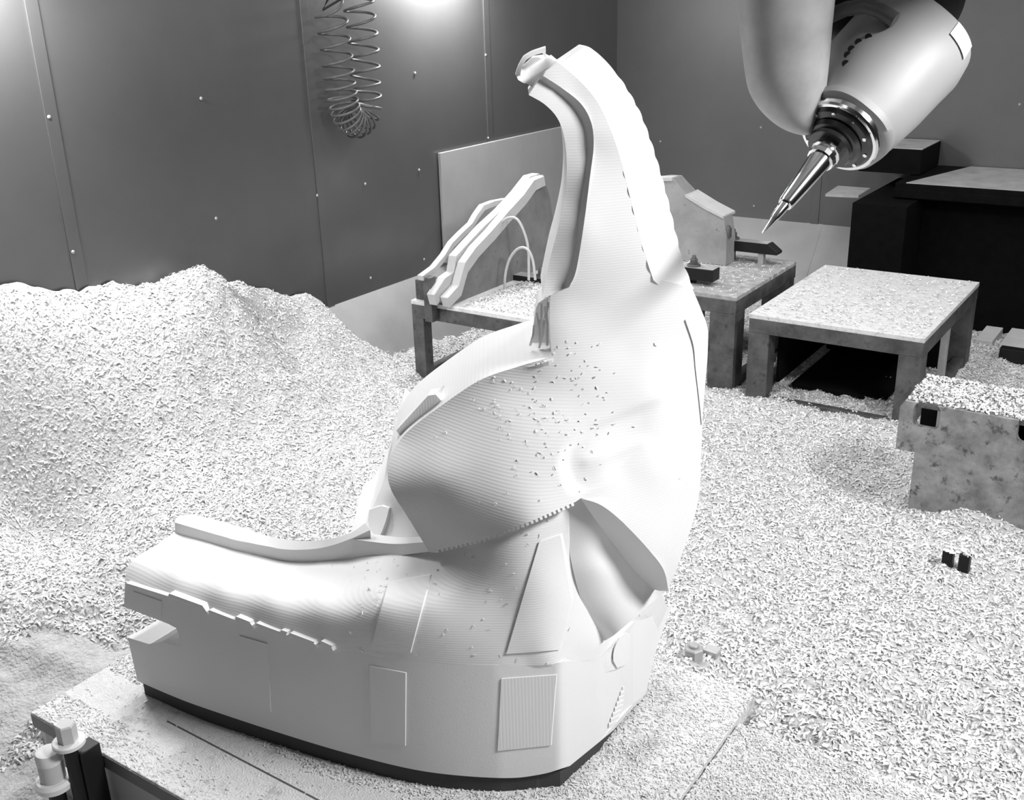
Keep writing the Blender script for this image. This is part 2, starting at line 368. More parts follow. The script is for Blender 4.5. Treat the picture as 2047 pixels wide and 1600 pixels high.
# little steps left by the cutter along the edge of the bumper
for a, b, h in (((252, 1166), (335, 1192), 4), ((338, 1187), (404, 1211), 6), ((404, 1211), (416, 1228), 9), ((418, 1220), (470, 1240), 5), ((472, 1233), (500, 1244), 7), ((498, 1244), (508, 1257), 10),
                ((512, 1246), (560, 1264), 5), ((562, 1260), (574, 1264), 9), ((568, 1264), (577, 1277), 9), ((580, 1266), (628, 1284), 5), ((622, 1282), (634, 1293), 8), ((642, 1282), (664, 1292), 5), ((660, 1290), (666, 1302), 8)):
    d = np.array(b, float)-np.array(a); n_ = np.array([-d[1], d[0]])/np.linalg.norm(d); A, Bp = np.array(a, float), np.array(b, float)
    q = [tuple(A)+('c',), tuple(Bp)+('c',), tuple(Bp+n_*h)+('c',), tuple(A+n_*h)+('c',)]
    solid('edge_step', q, k_plan, (0, 0.02, 0), FOAM, car, lift=0.013)
# raised rectangular pads
for nm, q, kf, mt in (('raised_pad', [(739, 1332, 'c'), (811, 1346, 'c'), (810, 1492, 'c'), (741, 1480, 'c')], k_plan, FOAM), ('raised_pad', [(1002, 1358, 'c'), (1112, 1350, 'c'), (1101, 1491, 'c'), (995, 1502, 'c')], k_plan, FOAM_X),
                      ('raised_pad', [(776, 1166, 'c'), (860, 1150, 'c'), (820, 1306, 'c'), (741, 1296, 'c')], k_up, FOAM_Z), ('raised_pad', [(1078, 1084, 'c'), (1120, 1070, 'c'), (1142, 1200, 'c'), (1118, 1300, 'c'), (1012, 1308, 'c')], k_up, FOAM_Z),
                      ('raised_pad', [(478, 1272, 'c'), (534, 1288, 'c'), (541, 1424, 'c'), (482, 1402, 'c')], k_plan, FOAM), ('raised_pad', [(266, 1183, 'c'), (322, 1203, 'c'), (322, 1238, 'c'), (266, 1217, 'c')], k_plan, FOAM)):
    solid(nm, q, kf, (0, 0.01, 0), mt, car, lift=0.003 if kf is k_plan else 0.004)
# lip round the inner edge of the bumper
lipc = [(350, 1064, 'z', .302), (462, 1097, 'z', .305), (556, 1118, 'z', .308), (612, 1122, 'z', .314), (699, 1116, 'z', .338), (785, 1109, 'z', .377), (860, 1101, 'z', .432)]
lip2 = []
for c in lipc:
    Y = (CAM+dirs(c[:2])[0]*k_of(c))[1]; lip2.append((c[0], c[1], Y)); lip2.append((c[0]+2, c[1]-25, Y+0.002))
k_lip = k_tps(lip2, 1e-4)
solid('bumper_lip', [(350, 1045, 'c'), (462, 1077), (556, 1096), (612, 1098), (655, 1092), (699, 1077, 'c'), (740, 1083), (790, 1088), (852, 1084, 'c'), (860, 1103, 'c'), (785, 1112), (699, 1119), (612, 1125), (556, 1121), (462, 1100), (350, 1067, 'c')],
      k_lip, (0, 0.03, 0), FOAM, car)
def zt(c): return (CAM+dirs(c)[0]*k_lip(np.array([c]))[0])[2]
lt = [(350, 1045), (462, 1077), (556, 1096), (612, 1098), (655, 1092), (699, 1077)]
lz = [(a, b, 'z', zt((a, b))) for a, b in lt]+[(384, 1028, 'z', zt(lt[0])+.002), (462, 1049, 'z', zt(lt[1])), (537, 1073, 'z', zt(lt[2])+.002), (600, 1083, 'z', zt(lt[3])+.004), (655, 1078, 'z', zt(lt[4])+.008), (728, 1050, 'z', zt(lt[5])+.02)]
solid('lip_top', [(350, 1045, 'c'), (352, 1036), (384, 1028, 'c'), (462, 1048), (537, 1072), (600, 1082), (655, 1078), (700, 1066), (730, 1046, 'c'), (740, 1060, 'c'), (700, 1078), (655, 1093), (612, 1099), (556, 1097), (462, 1078)],
      k_tps(lz, 1e-4), (0, 0.0, -0.03), FOAM, car)
# neck behind the dome
solid('inner_neck', [(698, 1078, 'c'), (728, 1050), (745, 1015), (767, 960), (777, 905), (792, 861, 'c'), (815, 885, 'c'), (800, 920), (795, 960), (810, 1000), (850, 1050), (880, 1100, 'c'), (850, 1091), (790, 1092), (740, 1086)],
      k_tps([(698, 1078, 1.36), (728, 1050, 1.43), (745, 1015, 1.46), (767, 960, 1.49), (777, 905, 1.50), (792, 861, 1.50), (805, 877, 1.43), (783, 978, 1.43), (760, 1040, 1.42), (800, 1030, 1.41), (820, 1060, 1.38), (855, 1095, 1.33), (790, 1088, 1.38), (740, 1083, 1.38)], 1e-4),
      BK, FOAM, car)
solid('neck_pad', [(738, 1020, 'c'), (762, 1012), (778, 1016, 'c'), (770, 1045), (758, 1076, 'c'), (742, 1066), (736, 1042)],
      k_tps([(738, 1020, 1.445), (778, 1016, 1.42), (758, 1076, 1.385), (736, 1042, 1.43)], 1e-4), (0, 0.02, 0), FOAM_X, car)
# rim above the dome
solid('dome_rim', [(1066, 686, 'c'), (1010, 702), (960, 722), (915, 750), (880, 780), (858, 792, 'c'), (876, 800, 'c'), (890, 814, 'c'), (960, 768), (1030, 742), (1085, 726), (1104, 718, 'c'), (1098, 690, 'c')],
      k_tps([(888, 806, 1.39), (960, 762, 1.41), (1030, 736, 1.432), (1085, 718, 1.448), (1102, 712, 1.452), (858, 792, 1.43), (915, 750, 1.48), (960, 722, 1.52), (1010, 702, 1.545), (1066, 686, 1.55), (1098, 690, 1.535)], 1e-4), (-0.03, 0.05, -0.10), FOAM, car, keep=True)
solid('dome_rim_block', [(792, 861, 'c'), (856, 791, 'c'), (871, 789, 'c'), (890, 810, 'c'), (806, 880, 'c')],
      k_tps([(888, 807, 1.392), (805, 877, 1.358), (792, 861, 1.352), (858, 792, 1.38)], 1e-4), (-0.05, 0.07, -0.02), FOAM_X, car)
bracket = solid('corner_bracket', [(1100, 594, 'c'), (1076, 606), (1068, 640), (1064, 690, 'c'), (1078, 700), (1104, 715, 'c')],
      k_tps([(1100, 594, 1.475), (1076, 606, 1.485), (1064, 690, 1.51), (1104, 715, 1.49), (1085, 650, 1.51)], 1e-4), (-0.05, 0.08, 0), FOAM, car)
for a, b in (((1083, 606), (1078, 660)), ((1090, 612), (1094, 690)), ((1074, 625), (1080, 690)), ((1096, 604), (1086, 640)), ((1088, 640), (1078, 695)), ((1068, 650), (1060, 690))):
    tube('foam_strand', [ony(a[0], a[1], 1.465), ony((a[0]+b[0])/2+2, (a[1]+b[1])/2, 1.46), ony(b[0], b[1], 1.475)], 0.0024, FOAM, bracket, 6)
# dome, fender side and pillar face in one smooth surface
body_ctrl = [(862, 1104, 1.272), (820, 1040, 1.278), (780, 980, 1.275), (775, 945, 1.29), (800, 880, 1.335), (830, 850, 1.35), (888, 807, 1.372), (960, 760, 1.395), (1030, 735, 1.415), (1085, 718, 1.43),
             (960, 1087, 1.253), (1060, 1050, 1.265), (1160, 996, 1.345), (870, 960, 1.278), (950, 960, 1.287), (900, 1040, 1.264), (1000, 830, 1.362), (1050, 930, 1.318), (1120, 850, 1.385), (1120, 780, 1.425),
             (1250, 850, 1.452), (1250, 700, 1.52), (1200, 620, 1.50), (1150, 600, 1.468), (1103, 650, 1.44), (1150, 700, 1.462), (1200, 450, 1.485), (1240, 450, 1.512), (1190, 300, 1.497), (1150, 170, 1.502), (1100, 150, 1.475), (1225, 270, 1.515),
             (1290, 520, 1.55), (1415, 660, 1.63), (1412, 720, 1.62), (1405, 850, 1.585), (1395, 1000, 1.555), (1334, 1182, 1.482), (1250, 1050, 1.398), (1300, 1105, 1.438), (1320, 800, 1.51), (1320, 950, 1.475), (1385, 575, 1.63), (1330, 620, 1.585), (1370, 1090, 1.52),
             (1250, 950, 1.425), (1200, 930, 1.385), (1140, 560, 1.455), (1167, 450, 1.46), (1183, 260, 1.492)]
_kb = k_tps(body_ctrl, 7e-4)
CH = outline([(1114, 934), (1124, 890), (1165, 850), (1207, 832), (1265, 808), (1381, 762, 'c'), (1440, 800, 'c'), (1420, 860, 'c'), (1300, 912), (1230, 960), (1167, 992), (1135, 985)], 12)
def seg_d(P, a, b):
    a, b = np.array(a, float), np.array(b, float); ab = b-a; t = np.clip(((P-a)@ab)/(ab@ab), 0, 1); return np.hypot(*(P-a-t[:, None]*ab).T)
def k_body(P):
    P = np.atleast_2d(P); k = _kb(P); d = edge_dist(P, CH); s = np.where(inside(P, CH), np.clip(d/26, 0, 1), 0); s = s*s*(3-2*s)
    fade = np.clip((1400-P[:, 0])/120, 0, 1)
    k = k+s*fade*0.011
    k = k-0.004*np.exp(-(seg_d(P, (1172, 922), (1284, 886))/12)**2)
    return k
def teeth(a, b, pitch, amp):                          # serrated edge between two points
    a, b = np.array(a, float), np.array(b, float); d = b-a; L = np.linalg.norm(d); n_ = np.array([d[1], -d[0]])/L; m_ = int(L/pitch); out = []
    for i in range(m_):
        for s, h in ((0.0, 0), (0.5, 0), (0.5, 1), (0.98, 1)): out.append(tuple(a+d*((i+s)/m_)+n_*amp*h)+('c',))
    return out
ser = teeth((1150, 1004), (1060, 1043), 9.5, 6)+teeth((1060, 1043), (965, 1079), 9.5, 6)+teeth((965, 1079), (872, 1101), 9.5, 5)
body_poly = [(858, 1104, 'c'), (820, 1042), (783, 982), (775, 947), (780, 915), (800, 880), (830, 850), (888, 807), (960, 760), (1030, 735), (1085, 719), (1103, 713, 'c'), (1099, 650), (1100, 592, 'c'), (1138, 574, 'c'),
             (1152, 540), (1167, 450), (1180, 350), (1187, 290), (1182, 245), (1162, 208), (1126, 178), (1086, 152, 'c'), (1092, 142), (1118, 126, 'c'), (1160, 163), (1195, 205), (1225, 270), (1250, 350), (1270, 430), (1285, 490), (1308, 556, 'c'),
             (1383, 575, 'c'), (1402, 620), (1415, 660), (1413, 720), (1406, 800), (1402, 900), (1396, 1000), (1370, 1090), (1336, 1180, 'c'), (1327, 1140), (1300, 1103), (1250, 1050), (1203, 1012), (1162, 996, 'c')]+ser
solid('fender_body', body_poly, k_body, BK, FOAM_Z, car, grid=8, step=8, keep=True)
# flange strip down the right edge
solid('side_flange', [(1370, 640, 'c'), (1392, 640), (1416, 662, 'c'), (1414, 720), (1407, 800), (1403, 850, 'c'), (1398, 800), (1391, 740), (1386, 690)], k_body, (-0.02, 0.03, 0), FOAM, car, lift=0.003)
# shaded underside of the fender and the pale facet below it
solid('fender_underside', [(1160, 996, 'c'), (1203, 1011), (1250, 1049), (1300, 1103), (1327, 1140), (1336, 1182, 'c'), (1306, 1178), (1270, 1143), (1230, 1093), (1195, 1046)],
      k_tps([(1160, 996, 1.345), (1203, 1011, 1.362), (1250, 1049, 1.398), (1300, 1103, 1.438), (1327, 1140, 1.462), (1336, 1182, 1.482), (1306, 1178, 1.505), (1270, 1143, 1.478), (1230, 1093, 1.432), (1195, 1046, 1.385)], 1e-5), (-0.05, 0.08, 0.0), FOAM, car)
solid('bumper_facet', [(1130, 1018, 'c'), (1160, 996, 'c'), (1197, 1044), (1232, 1091), (1272, 1141), (1307, 1175), (1336, 1180, 'c'), (1326, 1186), (1225, 1272), (1205, 1280, 'c'), (1163, 1202), (1138, 1102)],
      k_tps([(1130, 1018, 1.345), (1160, 998, 1.365), (1138, 1100, 'p', .018), (1163, 1202, 'p', .008), (1205, 1278, 'p', 0), (1225, 1270, 1.43), (1195, 1046, 1.387), (1230, 1093, 1.434), (1270, 1143, 1.480), (1306, 1178, 1.507), (1334, 1182, 1.52), (1280, 1225, 1.47), (1200, 1140, 1.39)], 1e-5), (-0.05, 0.08, 0.0), FOAM, car)
# plate behind the serrated seam, its teeth, and a small boss
solid('side_plate_panel', [(1324, 1184, 'c'), (1330, 1196), (1300, 1300), (1268, 1395, 'c'), (1255, 1408), (1232, 1452, 'c'), (1225, 1440, 'c'), (1245, 1378), (1262, 1326), (1285, 1266), (1305, 1226)], 
      lambda P: k_plan(P)+0.012, (-0.10, 0.03, 0), FOAM, car)
for i in range(13):
    s = i/12; x, y = 1226+s*44, 1450-s*128
    r_ = 9-3*s
    solid('seam_tooth', [(x-r_, y+5, 'c'), (x+r_, y-4, 'c'), (x+r_, y-9+s*2, 'c'), (x-r_, y-1+s, 'c')], k_plan, (-0.01, 0.02, 0), FOAM, car, lift=0.009)
solid('boss', [(1228, 1300), (1238, 1276), (1250, 1266), (1264, 1280), (1262, 1308), (1250, 1330), (1234, 1336), (1226, 1322)], k_plan, (-0.02, 0.03, 0), FOAM, car, lift=0.018)
# pillar: shadow step, milled inner face, ribbed outer band
YA = [1.472, 1.485, 1.492, 1.494, 1.493, 1.480, 1.462, 1.457, 1.455]
stA = [(1086, 152), (1126, 178), (1162, 208), (1182, 245), (1187, 290), (1180, 350), (1167, 450), (1152, 540), (1138, 574)]
stB = [(1080, 161), (1114, 186), (1148, 220), (1168, 258), (1173, 300), (1168, 356), (1154, 452), (1138, 540), (1124, 580)]
solid('pillar_step', [(stA[0]+('c',))]+stA[1:-1]+[stA[-1]+('c',)]+[stB[-1]+('c',)]+stB[::-1][1:-1]+[stB[0]+('c',)],
      k_tps([(p[0], p[1], ya) for p, ya in zip(stA, YA)]+[(p[0], p[1], ya+.003) for p, ya in zip(stB, YA)], 1e-5), (-0.03, 0.05, 0), FOAM_Z, car)
solid('pillar_inner_face', [(1078, 158, 'c'), (1057, 190, 'c'), (1088, 208), (1114, 236), (1128, 275), (1133, 330), (1129, 392), (1116, 455), (1104, 500), (1094, 545), (1084, 594, 'c'), (1104, 594, 'c'), (1126, 582, 'c'), (1140, 540), (1156, 452), (1170, 356), (1175, 300), (1170, 258), (1150, 220), (1116, 186)],
      k_tps([(p[0], p[1], ya+.002) for p, ya in zip(stB, YA)]+[(1057, 190, 1.455), (1088, 208, 1.466), (1114, 236, 1.472), (1133, 330, 1.475), (1129, 392, 1.467), (1104, 500, 1.446), (1084, 594, 1.435)], 1e-5), (-0.08, 0.12, 0), FOAM_Z, car)
_kr = k_tps([(1118, 126, 1.492), (1160, 163, 1.512), (1195, 205, 1.515), (1225, 270, 1.522), (1250, 350, 1.525), (1285, 490, 1.545), (1308, 556, 1.565), (1165, 95, 1.535), (1200, 112, 1.558), (1240, 160, 1.58), (1280, 230, 1.595), (1320, 350, 1.61), (1350, 470, 1.625), (1383, 575, 1.635), (1300, 400, 1.572), (1250, 250, 1.55), (1390, 600, 1.635), (1320, 590, 1.58)], 1e-5)
def k_rib(P):
    P = np.atleast_2d(P); s = np.clip((P[:, 1]-190)/60, 0, 1)
    ph = (P[:, 1]+0.95*(P[:, 0]-1250))/46*2*PI
    return _kr(P)+0.0042*np.abs(np.sin(ph/2))*s*-1+0.004
bp = [(1118, 127, 'c'), (1140, 112), (1165, 95, 'c'), (1185, 100), (1200, 111), (1222, 134), (1240, 160), (1262, 195), (1280, 230), (1302, 290), (1320, 350), (1336, 410), (1350, 470), (1366, 530), (1385, 578, 'c'), (1340, 592, 'c'), (1306, 560, 'c'), (1283, 490), (1268, 430), (1248, 350), (1223, 270), (1193, 205), (1158, 163)]
Bo = outline(bp, 6); cc = Bo.mean(0)
Bo = np.array([p+np.array([1.0, -0.4])*(2.6*abs(math.sin((p[1]+0.95*(p[0]-1250))/46*PI)) if p[1] > 150 and p[0] > 1150+0.42*(p[1]-95)+20 else 0) for p in Bo])
solid('pillar_ribbed_band', Bo, k_rib, (-0.06, 0.09, 0), FOAM, car, grid=7)
# clamp-like hook at the top of the pillar
hook = solid('top_hook', [(1030, 148, 'c'), (1036, 160), (1046, 166), (1054, 168), (1066, 176, 'c'), (1088, 150, 'c'), (1120, 127, 'c'), (1090, 112, 'c'), (1062, 116, 'c')],
      k_tps([(1030, 148, 1.48), (1066, 176, 1.495), (1088, 150, 1.495), (1120, 127, 1.505), (1090, 112, 1.53), (1062, 116, 1.52), (1060, 145, 1.50)], 1e-5), (-0.03, 0.05, 0), FOAM, car)
solid('hook_rim', [(1030, 150, 'c'), (1036, 132), (1046, 114, 'c'), (1062, 104), (1091, 94, 'c'), (1091, 116, 'c'), (1084, 106, 'c'), (1064, 112), (1052, 120, 'c'), (1042, 138), (1040, 152, 'c')],
      k_tps([(1030, 150, 1.465), (1046, 114, 1.475), (1091, 94, 1.50), (1091, 116, 1.495), (1052, 120, 1.475), (1040, 152, 1.465)], 1e-5), (-0.02, 0.03, 0), FOAM, hook)

# ============================================================ CHIP HEAPS
def P3(x, y, z): return tuple(onz(x, y, z))
HC = [tuple(onx(x, y, XL+0.02)) for x, y in ((-250, 600), (-120, 560), (0, 572), (70, 566), (150, 582), (220, 560), (300, 578), (350, 562), (400, 554), (470, 557), (530, 572), (590, 590), (640, 600))]
HC = [(p[0], p[1], p[2]) for p in HC]
def slope_x(x, y):                                   # meeting point with the sloping plate
    d = ray(x, y); s = 0.46/0.38; t_ = (ZW-CAM[2]+s*(CAM[0]-XL)*-1)/(d[2]+s*d[0]) if False else None
    # plane: z = ZW - s*(x-XL)
    t_ = (ZW+s*XL-CAM[2])/(d[2]+s*d[0]); return tuple(CAM+d*t_)
HC += [slope_x(x, y) for x, y in ((690, 655), (760, 693), (815, 695))]
HC += [P3(*q) for q in ((0, 750, .10), (200, 700, .12), (400, 680, .13), (560, 690, .10), (0, 950, 0), (250, 900, 0), (480, 850, -.01), (640, 760, -.03), (700, 850, -.10), (820, 742, -.16), (560, 1000, -.09),
                        (0, 1150, -.07), (150, 1150, -.08), (230, 1250, -.115), (180, 1340, -.125), (60, 1300, -.12), (0, 1400, -.16), (30, 1500, -.19), (60, 1600, -.20), (-200, 1300, -.10), (350, 1020, -.07),
                        (1450, 760, -.20), (1500, 800, -.20), (1650, 760, -.20), (1800, 800, -.20), (1990, 740, -.20), (2047, 720, -.20), (1440, 900, -.17), (1600, 900, -.20), (1450, 1050, -.12), (1700, 1000, -.20),
                        (1360, 1150, -.10), (1600, 1150, -.12), (1330, 1280, -.05), (1450, 1300, -.055), (1700, 1250, -.07), (1950, 1200, -.10), (1900, 1100, -.12), (2047, 1050, -.13), (1520, 1385, -.03), (1800, 1380, -.035), (2047, 1350, -.04),
                        (1600, 1500, -.045), (1900, 1500, -.045), (1500, 1600, -.045), (2047, 1600, -.045), (1890, 935, -.09), (1960, 945, -.07), (2040, 990, -.07), (1830, 985, -.20), (2150, 1100, -.12))]
HC += [(-2.4, 4.4, -.20), (-2.0, 5.3, -.24), (-1.0, 5.3, -.24), (0, 5.3, -.24), (-2.9, 5.2, -.22), (-1.9, 2.6, -.16), (-1.3, 2.4, -.14), (-2.2, 3.0, -.17), (-2.2, 3.7, -.17), (-1.6, 3.3, -.19)]
HC = np.array(HC); _hf = tps(HC[:, :2], HC[:, 2], 2e-3)
def height(x, y, rough=1.0):
    P = np.stack([x, y], 1); h = np.concatenate([_hf(P[i:i+20000]) for i in range(0, len(P), 20000)])
    h = np.clip(h, ZF+0.02, 0.55)
    h = h+rough*(0.018*vnoise(x, y, 4.2, 1)+0.013*vnoise(x, y, 11, 2)+0.010*vnoise(x, y, 24, 3)+0.007*vnoise(x, y, 50, 4))
    # flatter next to the machine table on the left, where the heap was swept
    inb = (x > BX0-0.01) & (x < BX1+0.01) & (y > BY0-0.02) & (y < BY1+0.01)
    h = np.where(inb, np.minimum(h, -0.05), h)
    h = np.where((x > -1.965) & (x < -1.84) & (y > 0.97) & (y < 1.37), np.minimum(h, -0.10), h)
    lo = (x > -0.60) & (y < 1.62); h = np.where(lo, np.minimum(h, -0.04), h)
    s = 0.46/0.38
    h = np.where((x < XL+0.40) & (y > 3.3), np.minimum(h, np.maximum(h, -9)), h)
    return h
X0, X1, Y0_, Y1_ = XL+0.012, 1.3, 0.0, 5.62
nx, ny = int((X1-X0)/0.014), int((Y1_-Y0_)/0.014)
gx, gy = np.meshgrid(np.linspace(X0, X1, nx), np.linspace(Y0_, Y1_, ny)); gz = height(gx.ravel(), gy.ravel())
V = np.stack([gx.ravel(), gy.ravel(), gz], 1)
idx = np.arange(nx*ny).reshape(ny, nx); F = np.stack([idx[:-1, :-1].ravel(), idx[:-1, 1:].ravel(), idx[1:, 1:].ravel(), idx[1:, :-1].ravel()], 1)
def proj(Pw):
    d = Pw-CAM; k = d@FW; k = np.where(k < 0.05, 0.05, k); return 1023.5+FPX*(d@RT)/k, 800-FPX*(d@UP)/k
hp = link('chip_heap', numpy_mesh('chip_heap', V, F), HEAP)
for p in hp.data.polygons: p.use_smooth = True
tag(hp, 'deep white heap of foam chips spread over the floor and against the left wall', 'chips', None, 'stuff')
def flakes(name, P, N, ln, wd_, label, parent=None, lay=0.62, mt=CHIP):
    """curled foam chips: two-quad bent strips at points P with surface normals N"""
    n = len(P); a = rng.normal(size=(n, 3)); a -= (a*N).sum(1)[:, None]*N*lay; a /= np.linalg.norm(a, axis=1)[:, None]
    b = rng.normal(size=(n, 3)); b -= (b*a).sum(1)[:, None]*a; b = b*(1-lay)+np.cross(N, a)*lay; b -= (b*a).sum(1)[:, None]*a; b /= np.linalg.norm(b, axis=1)[:, None]
    c = np.cross(a, b); c *= np.sign((c*N).sum(1)+1e-9)[:, None]
    L = (ln[0]+(ln[1]-ln[0])*rng.random(n)**1.7)[:, None]; W = (wd_[0]+(wd_[1]-wd_[0])*rng.random(n))[:, None]; curl = (0.1+0.5*rng.random(n))[:, None]
    vs = []
    for s, h in ((-0.5, 0), (0, 1), (0.5, 0)):
        for w in (-0.5, 0.5): vs.append(P+a*L*s+b*W*w*(0.6+0.4*h)+c*L*curl*h*0.6+c*W*0.3)
    V = np.stack(vs, 1).reshape(-1, 3); base = np.arange(n)*6
    F = np.concatenate([np.stack([base, base+1, base+3, base+2], 1), np.stack([base+2, base+3, base+5, base+4], 1)])
    return link(name, numpy_mesh(name, V, F), mt, parent)
def ground_pts(n, test, near=True):
    out = []; got = 0
    while got < n:
        x = rng.uniform(X0+0.01, X1, n); y = rng.uniform(0.2, 5.5, n); z = height(x, y); P = np.stack([x, y, z], 1)
        u, v = proj(P); d = np.linalg.norm(P-CAM, axis=1)
        k = (u > -450) & (u < 2500) & (v > 450) & (v < 1680) & test(x, y) & (rng.random(n) < np.clip(2.2/d, 0.25, 1))
        out.append(P[k]); got += k.sum()
    P = np.concatenate(out)[:n]; e = 0.01
    hx = (height(P[:, 0]+e, P[:, 1])-height(P[:, 0]-e, P[:, 1]))/(2*e); hy = (height(P[:, 0], P[:, 1]+e)-height(P[:, 0], P[:, 1]-e))/(2*e)
    N = np.stack([-hx, -hy, np.ones(len(P))], 1); N /= np.linalg.norm(N, axis=1)[:, None]; return P, N
off = lambda x, y: ~((x > BX0-0.005) & (x < BX1+0.005) & (y > BY0-0.01) & (y < BY1+0.01)) & ~((x > -0.60) & (y < 1.62)) & ~((x < -1.6) & (x > -2.35) & (y < 1.3) & (y > 0.8) & (vnoise(x, y, 6, 9) > -0.35+1.6*np.abs(x+1.93)))
P, N = ground_pts(225000, off)
tag(flakes('loose_chips', P, N, (0.005, 0.020), (0.003, 0.0075), ''), 'curled white foam chips lying loose on the surface of the floor heap', 'chips', None, 'stuff')
# fine chips on flat plates
def rect_pts(n, x0, x1, y0, y1, z): 
    P = np.stack([rng.uniform(x0, x1, n), rng.uniform(y0, y1, n), np.full(n, z)], 1); return P, np.tile([0., 0, 1], (n, 1))
P, N = rect_pts(52000, BX0, BX1, BY0, BY1, 0.0005)
nz = vnoise(P[:, 0], P[:, 1], 5, 21)+0.5*vnoise(P[:, 0], P[:, 1], 14, 22)
band = np.clip((P[:, 1]-(1.075+0.0*P[:, 0]))/0.05, 0, 1)
front = (P[:, 1] < 1.03) & (P[:, 0] > -1.62) & (P[:, 0] < -1.05)
near_wall = (P[:, 1] < 1.10+0.12*np.clip((P[:, 0]+1.2)/0.4, 0, 1)) & (P[:, 1] > 1.00) & (P[:, 0] < -1.05)
keep = (rng.random(len(P)) < np.where(front, 0.35*np.clip((1.02-P[:, 1])/0.06, 0, 1)*np.clip((-1.15-P[:, 0])/0.3, 0.05, 1), np.where(near_wall, 0.03, 0.9)))
tag(flakes('fine_chips', P[keep], N[keep], (0.003, 0.010), (0.0015, 0.004), ''), 'fine white foam chips scattered over the machine table around the model', 'chips', None, 'stuff')
P, N = rect_pts(34000, -0.62, 0.15, 0.95, 1.655, -0.0065)
u, v = proj(P); k = (u < 2100) & (v < 1660)
tag(flakes('fine_chips', P[k], N[k], (0.003, 0.010), (0.0015, 0.004), ''), 'fine white foam chips on the low plate right of the machine table', 'chips', None, 'stuff')
def surf_chips(name, n, wfun, ln, wd_, label):
    Fv, T = SURF[name]; A = Fv[T[:, 0]]; B_ = Fv[T[:, 1]]; Cc = Fv[T[:, 2]]; N = np.cross(B_-A, Cc-A); ar = np.linalg.norm(N, axis=1); N /= ar[:, None]
    N *= np.sign((N*(CAM-A)).sum(1))[:, None]; ctr = (A+B_+Cc)/3; u, v = proj(ctr); w = ar*wfun(u, v, N); w /= w.sum()
    i = rng.choice(len(T), n, p=w); r1, r2 = rng.random(n), rng.random(n); s = np.sqrt(r1); P = A[i]*(1-s)[:, None]+B_[i]*(s*(1-r2))[:, None]+Cc[i]*(s*r2)[:, None]
    return P, N[i]
g1 = surf_chips('fender_body', 150, lambda u, v, N: np.exp(-((u-1100)/110)**2-((v-800)/110)**2)+0.3*np.exp(-((u-1040)/130)**2-((v-900)/120)**2), 0, 0, '')
g2 = surf_chips('bumper_top', 110, lambda u, v, N: np.where((u > 700) & (u < 1120), 1.0, 0.05), 0, 0, '')
g3 = surf_chips('dome_rim', 1500, lambda u, v, N: 1.0+0*u, 0, 0, '')
P = np.concatenate([g1[0], g2[0], g3[0]]); N = np.concatenate([g1[1], g2[1], g3[1]]); P = P+N*0.0008
tag(flakes('clinging_chips', P, N, (0.003, 0.008), (0.0015, 0.003), ''), 'tiny white chips clinging to the face of the foam model', 'chips', None, 'stuff')

# ============================================================ STEEL STANDS
def stand(label, x0, x1, y0, y1, zt_, group, leg=0.06, top=0.075, rails=True, mt=STEEL, topmt=DUST):
    t = thing('steel_stand', label, 'stand', ((x0+x1)/2, (y0+y1)/2, ZF), group)
    box('top_plate', x0, x1, y0, y1, zt_-0.018, zt_, topmt, t, 0.002)
    box('front_beam', x0+.001, x1-.001, y0+.001, y0+0.05, zt_-top, zt_-0.018, mt, t, 0.002)
    box('back_beam', x0+.001, x1-.001, y1-0.05, y1-.001, zt_-top, zt_-0.018, mt, t, 0.002)
    for xx in (x0+.001, x1-0.036): box('side_beam', xx, xx+0.035, y0+.05, y1-.05, zt_-top*1.02, zt_-0.018, mt, t, 0.002)
    for xx in (x0+.001, x1-leg-.001):
        for yy in (y0+.001, y1-leg-.001): box('leg', xx, xx+leg, yy, yy+leg*0.9, ZF, zt_-top, mt, t, 0.002)
    if rails:
        for xx in (x0+.004, x1-0.05): box('foot_rail', xx, xx+0.045, y0+leg*.9, y1-leg*.9, -0.215, -0.165, mt, t, 0.002)
    return t
SG = None
s3 = stand('empty low steel stand with open ends and chips on its bright top, right of centre', -1.488, -0.822, 3.82, 4.72, 0.15, SG, leg=0.085, topmt=mat('speckled_top', 0.66, 0.7, var=0.1, scale=30, dirt_shade=(0.28, 0.60, 55.0)))  # dark specks painted for shadows and gaps between the chips
box('shade_back', -1.40, -0.91, 4.55, 4.57, ZF, 0.07, VOID, s3)  # near-black sheets added as the shade inside the open stand
box('shade_side', -1.40, -1.385, 3.92, 4.55, -0.15, 0.07, VOID, s3)
box('shade_floor', -1.36, -0.98, 4.0, 4.54, -0.19, -0.172, VOID, s3)
box('middle_leg', -0.85, -0.824, 4.22, 4.26, ZF, 0.075, STEEL_L, s3, 0.002)
box('front_rail', -1.40, -0.91, 3.825, 3.86, -0.21, -0.185, STEEL, s3, 0.002)
s2 = stand('steel stand behind the model carrying the pale angular fixture and two clamp bars', -2.09, -1.556, 3.85, 4.53, 0.20, SG, topmt=mat('part_dusty_steel', 0.36, 0.6, 0.1, var=0.35, scale=26, dirt_shade=(0.75, 0.60, 30)), leg=0.11)
s1 = stand('steel stand near the left wall carrying the curved fixture with two hoses', -2.803, -2.12, 3.34, 4.25, 0.15, SG)
